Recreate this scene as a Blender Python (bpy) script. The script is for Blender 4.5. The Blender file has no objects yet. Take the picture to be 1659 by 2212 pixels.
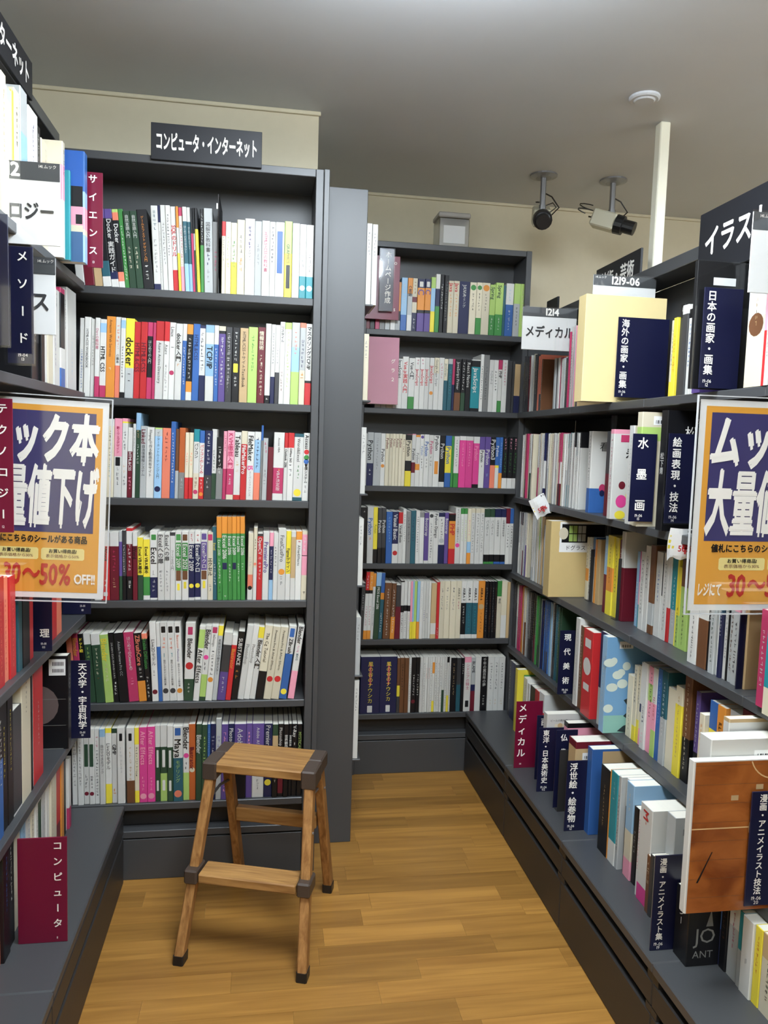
# Second-hand bookshop aisle: dark shelves of computer books, a wooden step stool, section dividers.
import bpy, math, random, re
from mathutils import Vector, Matrix, Euler
random.seed(7)
S = bpy.context.scene
COL = S.collection

# ---------------------------------------------------------------- camera
cam = bpy.data.cameras.new('camera')
cam.sensor_fit = 'VERTICAL'
cam.sensor_height = 36.0
cam.lens = 1655.0 / 2212.0 * 36.0
cam.clip_start = 0.02
co = bpy.data.objects.new('camera', cam)
COL.objects.link(co)
co.matrix_world = Matrix(((0.987737, -0.016645, -0.155240, 0.000000), (-0.153085, 0.092148, -0.983907, 0.000000), (0.030682, 0.995606, 0.088470, 1.300000), (0.000000, 0.000000, 0.000000, 1.000000)))
S.camera = co

# ---------------------------------------------------------------- world, exposure
w = bpy.data.worlds.new('world'); S.world = w; w.use_nodes = True
w.node_tree.nodes['Background'].inputs[0].default_value = (0.75, 0.8, 0.9, 1)
w.node_tree.nodes['Background'].inputs[1].default_value = 0.05
S.view_settings.view_transform = 'Standard'
S.view_settings.look = 'None'
S.view_settings.exposure = 0.38
S.view_settings.gamma = 1.0
S.view_settings.use_curve_mapping = False
S.cycles.max_bounces = 6; S.cycles.diffuse_bounces = 3; S.cycles.glossy_bounces = 2; S.cycles.transparent_max_bounces = 6
S.cycles.caustics_reflective = False; S.cycles.caustics_refractive = False
LAMP_STRENGTH = 40.0
LAMPS = [((0.30, 1.20, 2.25), 0.62, 0.70), ((0.30, -0.5, 2.25), 0.62, 0.58), ((2.15, 1.35, 2.25), 0.62, 0.55)]  # the rear and right lamps are unseen additions for fill light
CEIL = 2.35

# ---------------------------------------------------------------- materials
PAL = dict(w=(206,205,199), i=(210,200,172), e=(172,175,174), g=(124,124,122), d=(58,58,60), k=(17,17,21), n=(26,32,76),
           b=(44,94,168), l=(138,180,214), c=(26,138,150), t=(36,90,104), G=(58,138,62), v=(166,200,98), D=(42,72,50),
           y=(236,214,48), o=(226,138,42), O=(184,86,34), s=(232,120,90), r=(204,36,40), m=(110,22,38), p=(236,148,170),
           h=(222,56,138), u=(90,68,140), q=(110,68,40), a=(194,162,114), R=(188,46,92))
NAME = dict(w='white', i='ivory', e='pale grey', g='grey', d='charcoal', k='black', n='navy', b='blue', l='light blue',
            c='turquoise', t='teal', G='green', v='lime', D='dark green', y='yellow', o='orange', O='rust', s='salmon',
            r='red', m='maroon', p='pink', h='magenta', u='purple', q='brown', a='tan', R='crimson')
for _k, _v in PAL.items():          # printed card is a little duller than the pure ink
    _m = sum(_v) / 3.0; PAL[_k] = tuple(_m + (q - _m) * 0.86 for q in _v)
def lin(c):
    out = []
    for v in c[:3]:
        v = v / 255.0
        out.append(v / 12.92 if v <= 0.04045 else ((v + 0.055) / 1.055) ** 2.4)
    return (*out, 1.0)
MATS = {}
def principled(name, rgb, rough=0.5, spec=0.5, metal=0.0, noise=0.0, nscale=(20, 20, 20), coat=0.0):
    if name in MATS: return MATS[name]
    m = bpy.data.materials.new(name); m.use_nodes = True
    nt = m.node_tree; bs = nt.nodes['Principled BSDF']
    bs.inputs['Base Color'].default_value = lin(rgb)
    bs.inputs['Roughness'].default_value = rough
    bs.inputs['Specular IOR Level'].default_value = spec
    bs.inputs['Metallic'].default_value = metal
    bs.inputs['Coat Weight'].default_value = coat
    if noise:
        tc = nt.nodes.new('ShaderNodeTexCoord'); mp = nt.nodes.new('ShaderNodeMapping'); nz = nt.nodes.new('ShaderNodeTexNoise')
        mp.inputs['Scale'].default_value = nscale
        nz.inputs['Scale'].default_value = 1.0; nz.inputs['Detail'].default_value = 3.0
        mx = nt.nodes.new('ShaderNodeMix'); mx.data_type = 'RGBA'
        base = lin(rgb)
        mx.inputs['A'].default_value = tuple(v * (1 - noise) for v in base[:3]) + (1,)
        mx.inputs['B'].default_value = tuple(min(1, v * (1 + noise)) for v in base[:3]) + (1,)
        nt.links.new(tc.outputs['Object'], mp.inputs['Vector']); nt.links.new(mp.outputs[0], nz.inputs['Vector'])
        nt.links.new(nz.outputs['Fac'], mx.inputs['Factor']); nt.links.new(mx.outputs['Result'], bs.inputs['Base Color'])
    MATS[name] = m
    return m
def ink(c):
    nm = 'print_' + c + ('_dark' if c.isupper() else '')
    if nm in MATS: return MATS[nm]
    m = principled(nm, PAL[c], 0.38, 0.45); nt = m.node_tree          # no two printed covers quite alike in tone
    oi = nt.nodes.new('ShaderNodeObjectInfo'); mr = nt.nodes.new('ShaderNodeMapRange'); hs = nt.nodes.new('ShaderNodeHueSaturation')
    mr.inputs['To Min'].default_value = 0.86; mr.inputs['To Max'].default_value = 1.06
    hs.inputs['Color'].default_value = lin(PAL[c])
    nt.links.new(oi.outputs['Random'], mr.inputs['Value']); nt.links.new(mr.outputs[0], hs.inputs['Value'])
    nt.links.new(hs.outputs[0], nt.nodes['Principled BSDF'].inputs['Base Color'])
    return m
def wood(name, dark, light, scale, ring=7.0, rnd=0.5, rough=0.42, axis='X'):
    if name in MATS: return MATS[name]
    m = bpy.data.materials.new(name); m.use_nodes = True
    nt = m.node_tree; bs = nt.nodes['Principled BSDF']; N = nt.nodes.new
    tc = N('ShaderNodeTexCoord'); mp = N('ShaderNodeMapping'); oi = N('ShaderNodeObjectInfo')
    mp.inputs['Scale'].default_value = scale
    ad = N('ShaderNodeVectorMath'); ad.operation = 'ADD'
    cm = N('ShaderNodeCombineXYZ'); ml = N('ShaderNodeMath'); ml.operation = 'MULTIPLY'; ml.inputs[1].default_value = 37.0
    nt.links.new(oi.outputs['Random'], ml.inputs[0])
    for k in ('X', 'Y', 'Z'): nt.links.new(ml.outputs[0], cm.inputs[k])
    nt.links.new(tc.outputs['Object'], ad.inputs[0]); nt.links.new(cm.outputs[0], ad.inputs[1])
    nt.links.new(ad.outputs[0], mp.inputs['Vector'])
    nz = N('ShaderNodeTexNoise'); nz.inputs['Scale'].default_value = ring; nz.inputs['Detail'].default_value = 5.0; nz.inputs['Distortion'].default_value = 0.6
    nt.links.new(mp.outputs[0], nz.inputs['Vector'])
    rp = N('ShaderNodeValToRGB')
    rp.color_ramp.elements[0].position = 0.3; rp.color_ramp.elements[0].color = lin(dark)
    rp.color_ramp.elements[1].position = 0.72; rp.color_ramp.elements[1].color = lin(light)
    nt.links.new(nz.outputs['Fac'], rp.inputs['Fac'])
    hs = N('ShaderNodeHueSaturation'); mr = N('ShaderNodeMapRange')
    mr.inputs['To Min'].default_value = 1.0 - rnd * 0.5; mr.inputs['To Max'].default_value = 1.0 + rnd * 0.5
    nt.links.new(oi.outputs['Random'], mr.inputs['Value']); nt.links.new(mr.outputs[0], hs.inputs['Value'])
    nt.links.new(rp.outputs[0], hs.inputs['Color']); nt.links.new(hs.outputs[0], bs.inputs['Base Color'])
    bs.inputs['Roughness'].default_value = rough; bs.inputs['Specular IOR Level'].default_value = 0.4
    MATS[name] = m
    return m
def clear(name, gloss=0.12, tint=(255, 255, 255), rough=0.05):
    if name in MATS: return MATS[name]
    m = bpy.data.materials.new(name); m.use_nodes = True
    nt = m.node_tree; nt.nodes.clear(); N = nt.nodes.new
    o = N('ShaderNodeOutputMaterial'); tr = N('ShaderNodeBsdfTransparent'); gl = N('ShaderNodeBsdfGlossy'); mx = N('ShaderNodeMixShader')
    tr.inputs['Color'].default_value = lin(tint); gl.inputs['Roughness'].default_value = rough
    mx.inputs[0].default_value = gloss
    nt.links.new(tr.outputs[0], mx.inputs[1]); nt.links.new(gl.outputs[0], mx.inputs[2]); nt.links.new(mx.outputs[0], o.inputs[0])
    MATS[name] = m
    return m
def emit(name, rgb, strength):
    m = bpy.data.materials.new(name); m.use_nodes = True
    nt = m.node_tree; nt.nodes.clear()
    o = nt.nodes.new('ShaderNodeOutputMaterial'); e = nt.nodes.new('ShaderNodeEmission')
    e.inputs[0].default_value = (*rgb, 1); e.inputs[1].default_value = strength
    nt.links.new(e.outputs[0], o.inputs[0])
    return m
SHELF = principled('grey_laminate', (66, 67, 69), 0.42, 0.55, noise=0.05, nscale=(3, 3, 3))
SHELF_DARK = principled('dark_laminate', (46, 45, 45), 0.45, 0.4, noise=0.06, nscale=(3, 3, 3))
WALL = principled('cream_wall', (212, 203, 178), 0.85, 0.2, noise=0.03, nscale=(40, 40, 40))
CEILM = principled('grey_white_ceiling', (206, 209, 214), 0.9, 0.15, noise=0.03, nscale=(6, 6, 6))
PAPER = principled('page_paper', (222, 218, 206), 0.9, 0.1, noise=0.06, nscale=(2, 60, 2))
SIGNK = principled('sign_black', (30, 31, 36), 0.45, 0.4)
NAVY = principled('plate_navy', (22, 24, 52), 0.3, 0.5)
MAROON = principled('plate_maroon', (112, 18, 48), 0.3, 0.5)
WHITE = principled('sheet_white', (226, 226, 224), 0.5, 0.4)
LETTER = principled('lettering_white', (244, 240, 232), 0.5, 0.3)
HEADG = principled('header_grey', (70, 72, 74), 0.45, 0.4)
METAL = principled('grey_metal', (140, 140, 142), 0.35, 0.5, 0.6)
BLACKP = principled('black_plastic', (24, 24, 26), 0.4, 0.5)
BROWNP = principled('brown_plastic', (70, 58, 50), 0.45, 0.5)
SLEEVE = clear('clear_sleeve', 0.06)

# ---------------------------------------------------------------- mesh helpers
class MB:
    def __init__(s): s.v = []; s.f = []; s.m = []; s.mats = []
    def mi(s, mat):
        if mat not in s.mats: s.mats.append(mat)
        return s.mats.index(mat)
    def add(s, vs, fs, mat):
        b = len(s.v); s.v += [tuple(p) for p in vs]; k = s.mi(mat)
        for f in fs: s.f.append([b + i for i in f]); s.m.append(k)
        return s
    def box(s, x0, x1, y0, y1, z0, z1, mat, ch=0.0):
        if ch <= 0:
            vs = [(x, y, z) for z in (z0, z1) for y in (y0, y1) for x in (x0, x1)]
            return s.add(vs, [(0,2,3,1),(4,5,7,6),(0,1,5,4),(2,6,7,3),(0,4,6,2),(1,3,7,5)], mat)
        c = ch; vs = []
        for z, q in ((z0, c), (z0 + c, 0), (z1 - c, 0), (z1, c)):
            vs += [(x0+c+q*0, y0+q, z), (x1-c, y0+q, z), (x1-q, y0+c, z), (x1-q, y1-c, z), (x1-c, y1-q, z), (x0+c, y1-q, z), (x0+q, y1-c, z), (x0+q, y0+c, z)]
        fs = [tuple(range(7, -1, -1)), tuple(range(24, 32))]
        for l in range(3):
            for i in range(8):
                j = (i + 1) % 8
                fs.append((l*8+i, l*8+j, l*8+8+j, l*8+8+i))
        return s.add(vs, fs, mat)
    def tube(s, pts, r, mat, n=8, caps=True):
        pts = [Vector(p) for p in pts]; rs = r if isinstance(r, (list, tuple)) else [r] * len(pts)
        vs = []
        for i, p in enumerate(pts):
            d = (pts[min(i+1, len(pts)-1)] - pts[max(i-1, 0)]).normalized()
            a = d.orthogonal().normalized() if i == 0 else (a - d * a.dot(d)).normalized()
            b = d.cross(a)
            for k in range(n):
                t = 2 * math.pi * k / n
                vs.append(p + (a * math.cos(t) + b * math.sin(t)) * rs[i])
        fs = []
        for i in range(len(pts) - 1):
            for k in range(n):
                j = (k + 1) % n
                fs.append((i*n+k, i*n+j, i*n+n+j, i*n+n+k))
        if caps: fs += [tuple(range(n-1, -1, -1)), tuple(range((len(pts)-1)*n, len(pts)*n))]
        return s.add(vs, fs, mat)
    def beam(s, p, q, wx, wy, mat, ux, uy, ch=0.003):
        # a bar from p to q with horizontal end faces, section wx along ux and wy along uy, chamfered edges
        p = Vector(p); q = Vector(q); ux = Vector(ux); uy = Vector(uy); a = wx/2; b = wy/2; c = ch
        prof = [(-a+c,-b),(a-c,-b),(a,-b+c),(a,b-c),(a-c,b),(-a+c,b),(-a,b-c),(-a,-b+c)]
        vs = [p + ux*x + uy*y for x, y in prof] + [q + ux*x + uy*y for x, y in prof]
        fs = [tuple(range(7, -1, -1)), tuple(range(8, 16))] + [(i, (i+1) % 8, 8+(i+1) % 8, 8+i) for i in range(8)]
        return s.add(vs, fs, mat)
    def build(s, name, parent=None, loc=None, rot=None, smooth=False):
        me = bpy.data.meshes.new(name)
        me.from_pydata(s.v, [], s.f)
        for m in s.mats: me.materials.append(m)
        if len(s.mats) > 1: me.polygons.foreach_set('material_index', s.m)
        if smooth: me.polygons.foreach_set('use_smooth', [True] * len(s.f))
        me.update()
        o = bpy.data.objects.new(name, me); COL.objects.link(o)
        if parent is not None: o.parent = parent
        if loc is not None: o.location = loc
        if rot is not None: o.rotation_euler = rot
        return o
def bx(name, x0, x1, y0, y1, z0, z1, mat, parent=None, ch=0.0015):
    """A board in world coordinates, its origin at its centre (or in the parent's frame)."""
    cx, cy, cz = (x0+x1)/2, (y0+y1)/2, (z0+z1)/2
    m = MB().box(x0-cx, x1-cx, y0-cy, y1-cy, z0-cz, z1-cz, mat, ch)
    o = m.build(name, parent)
    o.location = Vector((cx, cy, cz)) - (parent.location if parent is not None else Vector((0, 0, 0)))
    return o
def tag(o, label, cat, group=None, kind=None):
    if label: o['label'] = label
    if cat: o['category'] = cat
    if group: o['group'] = group
    if kind: o['kind'] = kind
    return o
def thing(name, label, cat, loc, group=None, rz=0.0):
    o = bpy.data.objects.new(name, None); COL.objects.link(o)
    o.empty_display_size = 0.05; o.location = loc; o.rotation_euler = (0, 0, rz)
    return tag(o, label, cat, group)
def struct(o): o['kind'] = 'structure'; return o

# ---------------------------------------------------------------- lettering
GC = {}
_cu = bpy.data.curves.new('glyph', 'FONT'); _ob = bpy.data.objects.new('glyph', _cu); COL.objects.link(_ob)
def glyph(ch, bold=0.0):
    k = ch
    if k not in GC:
        _cu.body = ch; _cu.size = 1.0; _cu.resolution_u = 2
        dg = bpy.context.evaluated_depsgraph_get(); dg.update()
        ev = _ob.evaluated_get(dg); me = ev.to_mesh()
        vs = [(v.co.x, v.co.y) for v in me.vertices]; fs = [tuple(p.vertices) for p in me.polygons]
        ev.to_mesh_clear()
        GC[k] = (vs, fs)
    return GC[k]
def thicken(pts, b):
    if b < 0.015: return [pts]
    return [[(x + dx*b, y + dy*b) for x, y in pts] for dx, dy in ((1, 0.5), (-1, 0.5), (0.5, -1), (-0.5, 1))]
def wide(ch): return ord(ch) > 0x2e00
def hline(text, size, bold=0.0, sx=1.0, shear=0.0):
    """Text running to the right, left end at 0, baseline at 0: list of (points, faces), and its length."""
    out = []; x = 0.0
    for ch in text:
        if ch in '_ ': x += 0.3; continue
        vs, fs = glyph(ch, bold)
        if not vs: x += 0.4; continue
        if wide(ch): pts = [(x + a, b) for a, b in vs]; x += 1.0
        else:
            lo = min(a for a, b in vs); hi = max(a for a, b in vs)
            pts = [(x + a - lo, b) for a, b in vs]; x += hi - lo + 0.09
        for q in thicken(pts, bold): out.append(([((a + b * shear) * size * sx, b * size) for a, b in q], fs))
    return out, x * size * sx
def vline(text, size, bold=0.0, pitch=1.0):
    """Text running down from 0, centred on x = 0; western letters lie on their side."""
    out = []; y = 0.0
    for ch in text:
        if ch in '_ ': y += 0.3; continue
        vs, fs = glyph(ch, bold)
        if not vs: y += 0.4; continue
        if wide(ch) and ch not in 'ー～（）':
            pts = [(a - 0.5, b - 0.86 - y) for a, b in vs]; y += pitch
        elif wide(ch):
            pts = [(b - 0.38, -a - y) for a, b in vs]; y += pitch
        else:
            lo = min(a for a, b in vs); hi = max(a for a, b in vs)
            pts = [(b - 0.35, -(a - lo) - y) for a, b in vs]; y += hi - lo + 0.09
        for q in thicken(pts, bold): out.append(([(a * size, b * size) for a, b in q], fs))
    return out, y * size
def put(mb, pieces, mat, dx, dz, y):
    for i, (pts, fs) in enumerate(pieces): mb.add([(dx + a, y - 0.00012 * (i % 4), dz + b) for a, b in pts], fs, mat)
def fit_v(mb, text, mat, x, ztop, zbot, maxw, y, bold=0.0, spread=False):
    span = ztop - zbot
    _, L = vline(text, 1.0, bold)
    size = min(maxw, span / L)
    pitch = 1.0
    if spread:
        n = sum(1 for c in text if wide(c)); extra = (span - size * L) / max(n - 1, 1)
        pitch = 1.0 + max(0, extra / size)
    p, L = vline(text, size, bold, pitch)
    put(mb, p, mat, x, ztop - (0 if spread else max(0, (span - L)) * 0.15), y)
def disc(mb, x, z, r, y, mat, n=14, sx=1.0):
    mb.add([(x + math.cos(2*math.pi*k/n)*r*sx, y, z + math.sin(2*math.pi*k/n)*r) for k in range(n)], [tuple(range(n))], mat)
def quad(mb, x0, x1, z0, z1, y, mat, c=0.0):
    if c <= 0: mb.add([(x0,y,z0),(x1,y,z0),(x1,y,z1),(x0,y,z1)], [(0,1,2,3)], mat)
    else: mb.add([(x0+c,y,z0),(x1-c,y,z0),(x1,y,z0+c),(x1,y,z1-c),(x1-c,y,z1),(x0+c,y,z1),(x0,y,z1-c),(x0,y,z0+c)], [tuple(range(8))], mat)
def marks(mb, mat, x, ztop, zbot, size, y, rnd):
    """Small irregular strokes for lettering too fine to read."""
    n = max(1, min(18, int((ztop - zbot) / (size * 1.15)))); st = (ztop - zbot) / n
    for i in range(n):
        z = ztop - st * i
        a = size * 0.42; t = size * 0.13
        for k in range(rnd.choice((2, 2, 3))):
            if rnd.random() < 0.5:
                zz = z - st * rnd.uniform(0.1, 0.8); w_ = a * rnd.uniform(0.4, 1.0); q = rnd.uniform(-0.3, 0.3) * a
                quad(mb, x + q - w_, x + q + w_, zz - t/2, zz + t/2, y, mat)
            else:
                xx = x + rnd.uniform(-0.7, 0.7) * a
                quad(mb, xx - t/2, xx + t/2, z - st * rnd.uniform(0.6, 0.9), z - st * rnd.uniform(0.05, 0.3), y, mat)

# ---------------------------------------------------------------- room shell
def wall(name, *a, mat=WALL): return struct(bx(name, *a, mat, None, 0))
base = bx('floor', -1.2, 3.2, -2.6, 3.45, -0.12, -0.004, SHELF_DARK, None, 0); struct(base)
WOODF = wood('floor_wood', (142, 99, 46), (174, 127, 62), (1.2, 22, 8), 2.2, 0.42, 0.34)
base.data.materials[0] = WOODF
row = 0; y = 0.55
while y < 2.97:
    wy = 0.0735; x = -0.55 - random.uniform(0, 0.35)
    while x < 1.0:
        L = random.choice((0.3, 0.38, 0.46, 0.55)); x1 = min(x + L, 1.02)
        if x1 > -0.55 and x1 - x > 0.02:
            xx = max(x, -0.56)
            bx('plank', xx, x1 - 0.0004, y, y + wy - 0.0004, -0.004, 0.0, WOODF, base, 0)
        x += L
    y += wy
ceil = struct(bx('ceiling', -1.2, 3.2, -2.6, 3.45, CEIL, CEIL + 0.1, CEILM, None, 0))
wall('wall_left', -0.95, -0.83, -2.5, 2.565, 0, CEIL)
wall('wall_back_left', -0.95, 0.154, 2.565, 2.69, 0, CEIL)
wall('wall_return', 0.06, 0.154, 2.69, 3.3, 0, CEIL)
wall('wall_back', 0.06, 3.1, 3.3, 3.42, 0, CEIL)
wall('wall_right', 3.0, 3.12, -2.5, 3.3, 0, CEIL)
wall('wall_rear', -0.95, 3.1, -2.6, -2.48, 0, CEIL)
struct(bx('trim_1', -0.83, 0.160, 2.555, 2.5649, CEIL - 0.012, CEIL, WALL, None, 0.002))
struct(bx('trim_2', 0.155, 3.0, 3.29, 3.2999, CEIL - 0.012, CEIL, WALL, None, 0.002))
post = tag(bx('post', 1.228, 1.262, 2.376, 2.412, 0, CEIL, principled('post_white', (232, 228, 208), 0.5), None, 0.003),
           'slim cream square post rising to the ceiling behind the right-hand shelves', 'post')

# ---------------------------------------------------------------- ceiling lamps
for (lx, ly, lz), ll, st in LAMPS:
    t = thing('ceiling_lamp', 'square opal ceiling lamp ' + ('over the aisle ahead' if lx < 1 and ly > 0 else 'added as unseen fill over the aisle behind' if lx < 1 else 'added as unseen fill beyond the right-hand shelves'), 'lamp', (lx, ly, CEIL), 'ceiling lamps')
    bx('canopy', lx - 0.06, lx + 0.06, ly - 0.06, ly + 0.06, CEIL - 0.012, CEIL, WHITE, t, 0.003)
    MB().tube([(0, 0, -0.012), (0, 0, lz + 0.035 - CEIL)], 0.012, METAL, 10).build('stem', t)
    MB().box(-ll/2, ll/2, -ll/2, ll/2, lz - 0.035 - CEIL, lz + 0.035 - CEIL, emit('opal_glow', (0.84, 0.93, 1.0), LAMP_STRENGTH * st), 0.006).build('diffuser', t)

# ---------------------------------------------------------------- bookcases
def case_along_x(name, label, x0, x1, yf, yb, top, shelves, parent_loc, plinth, fascia=0.022):
    t = thing(name, label, 'bookcase', parent_loc, 'grey bookcases')
    bx('side_panel', x0, x0 + 0.022, yf, yb, 0, top, SHELF, t); bx('side_panel', x1 - 0.022, x1, yf, yb, 0, top, SHELF, t)
    a, b = x0 + 0.0222, x1 - 0.0222
    bx('back_panel', a, b, yb - 0.012, yb, 0, top - 0.001, SHELF, t, 0)
    bx('top_board', a, b, yf + 0.001, yb - 0.0122, top - fascia, top - 0.0005, SHELF, t)
    for z in shelves: bx('shelf', a, b, yf + 0.004, yb - 0.0122, z - 0.021, z - 0.0002, SHELF, t)
    zb = shelves[-1] - 0.021
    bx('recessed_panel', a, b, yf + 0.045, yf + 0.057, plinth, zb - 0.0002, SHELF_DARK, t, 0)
    bx('plinth', a, b, yf + 0.006, yf + 0.04, 0, plinth - 0.026, SHELF, t); bx('plinth_rail', a, b, yf + 0.003, yf + 0.044, plinth - 0.021, plinth, SHELF, t)
    return t
AZ = [1.705, 1.405, 1.127, 0.834, 0.535, 0.233]
BZ = [1.728, 1.436, 1.14, 0.84, 0.541, 0.243]
RZ = [1.437, 1.11, 0.812, 0.515]
LZ = [1.71, 1.415, 1.11, 0.80, 0.50]
caseA = case_along_x('bookcase', 'tall grey bookcase of computer books under the black overhead sign', -0.62, 0.1515, 2.225, 2.412, 2.06, AZ, (-0.2, 2.385, 0), 0.15)
for i in range(3):
    for j in range(2):
        m = MB().tube([(0, 0, 0), (0, -0.0015, 0)], 0.0045, BLACKP, 8)
        o = m.build('cable_hole', caseA); o.location = Vector((0.076 + j*0.021, 2.2695, 0.205 - i*0.022)) - caseA.location
caseB = case_along_x('bookcase', 'tall grey bookcase of programming books and comics at the aisle end', 0.345, 0.998, 2.885, 3.045, 2.05, BZ, (0.67, 3.07, 0), 0.16)
# narrow display rack seen end-on between the two
t = thing('display_rack', 'narrow grey display rack seen end-on between the two tall bookcases', 'rack', (0.235, 2.6, 0))
bx('end_panel', 0.170, 0.298, 2.385, 2.405, 0, 2.067, SHELF, t); bx('end_panel', 0.170, 0.298, 2.858, 2.878, 0, 2.067, SHELF, t)
bx('back_panel', 0.170, 0.184, 2.4055, 2.8575, 0.02, 2.06, SHELF, t, 0)
bx('filler_panel', 0.1528, 0.1685, 2.2255, 2.384, 0, 2.062, SHELF, t)
CZ = [1.73, 1.435, 1.14, 0.845, 0.55, 0.27]
for z in CZ:
    bx('ledge', 0.1845, 0.3262, 2.4055, 2.8575, z - 0.006, z - 0.0002, SHELF, t)
# right-hand row: four units with a protruding base
RY = [2.884, 2.364, 1.875, 1.385, 0.80]
RN = ['far-corner', 'second', 'third', 'nearest']
for u in range(4):
    yb_, yf_ = RY[u] - 0.0003, RY[u+1] + 0.0003
    t = thing('shelf_unit', f'low grey shelf unit with deep base, {RN[u]} of the row along the right', 'shelf unit', (1.03, (yb_ + yf_)/2, 0), 'right-hand shelf units')
    zs = RZ if u < 3 else [1.437, 0.812, 0.43]
    for k, ys in enumerate(((yb_ - 0.02, yb_), (yf_, yf_ + 0.02))): bx('side_panel', 0.999 if u + k == 0 else 1.12, 1.2072, ys[0] + (0.0185 if u + k == 0 else 0), ys[1] + (0.02 if u + k == 0 else 0), 0.2502, 1.80, SHELF, t)
    bx('back_panel', 1.2075, 1.22, yf_, yb_, 0.2502, 1.80, SHELF, t, 0)
    bx('top_board', 1.10, 1.2072, yf_ + 0.0002, yb_ - 0.0002, 1.8003, 1.835, SHELF, t)
    for z in zs: bx('shelf', 0.968, 1.2072, yf_ + 0.0002, yb_ - 0.0002, z - 0.022, z - 0.0003, SHELF, t)
    bx('base_board', 0.808, 1.22, yf_, yb_, 0.226, 0.2499, SHELF, t, 0.003)
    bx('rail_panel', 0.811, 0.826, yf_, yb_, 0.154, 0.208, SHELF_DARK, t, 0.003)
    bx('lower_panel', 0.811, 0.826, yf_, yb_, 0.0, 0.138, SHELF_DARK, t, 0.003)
    bx('base_core', 0.8262, 1.2, yf_ + 0.001, yb_ - 0.001, 0.0, 0.2258, BLACKP, t, 0)
    for ys in ((yb_ - 0.022, yb_), (yf_, yf_ + 0.022)):
        bx('spacer', 0.8115, 0.8258, ys[0], ys[1], 0.2082, 0.2258, SHELF_DARK, t, 0); bx('spacer', 0.8115, 0.8258, ys[0], ys[1], 0.1382, 0.1538, SHELF_DARK, t, 0)
# left-hand row: two units
LY = [2.218, 1.46, 0.70]
for u in range(2):
    yb_, yf_ = LY[u] - 0.0003, LY[u+1] + 0.0003
    t = thing('shelf_unit', f'grey shelf unit with deep base, {"far" if u == 0 else "near"} one along the left side', 'shelf unit', (-0.6, (yb_ + yf_)/2, 0), 'left-hand shelf units')
    for ys in ((yb_ - 0.018, yb_), (yf_, yf_ + 0.018)): bx('side_panel', -0.78, -0.70, ys[0], ys[1], 0.2352, 2.0595, SHELF, t)
    bx('back_panel', -0.80, -0.7805, yf_, yb_, 0.2352, 2.0595, SHELF, t, 0)
    bx('top_board', -0.7802, -0.55, yf_, yb_, 2.06, 2.09, SHELF, t)
    for z in LZ:
        if z == 1.11 and u: continue
        bx('shelf', -0.7802, -0.488, 1.66 if z == 1.11 else yf_, yb_, z - 0.022, z - 0.0003, SHELF, t)
    bx('base_board', -0.80, -0.383, yf_, yb_, 0.213, 0.2349, SHELF, t, 0.003)
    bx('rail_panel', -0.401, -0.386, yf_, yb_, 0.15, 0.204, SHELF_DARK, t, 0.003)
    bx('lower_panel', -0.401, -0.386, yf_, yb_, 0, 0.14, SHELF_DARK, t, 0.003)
    bx('base_core', -0.79, -0.4012, yf_ + 0.001, yb_ - 0.001, 0, 0.2128, BLACKP, t, 0)

# ---------------------------------------------------------------- books
TOK = re.compile(r'^(.*)/([a-zA-Z])/(-?\d*\.?\d+)-(\d*\.?\d+)(?:/(\d*\.?\d+))?$')
def parse_bands(s):
    """'w.7,r' -> [(colour, from, to)] measured from the head of the spine."""
    out = []; a = 0.0; items = s.split(',')
    for k, it in enumerate(items):
        f = float(it[1:]) if len(it) > 1 else 1.0 - a
        if k == len(items) - 1: f = 1.0 - a
        out.append((it[0], a, a + f)); a += f
    return out
def band_words(b):
    main = max(b, key=lambda q: q[2] - q[1])[0]
    s = NAME[main]; ext = ''
    if b[-1][0] != main: ext = f' with {NAME[b[-1][0]]} foot'
    elif b[0][0] != main: ext = f' with {NAME[b[0][0]]} head'
    return s, ext
def ordn(n):
    return f'{n}' + ('th' if 10 <= n % 100 <= 20 else {1: 'st', 2: 'nd', 3: 'rd'}.get(n % 10, 'th'))
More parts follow.
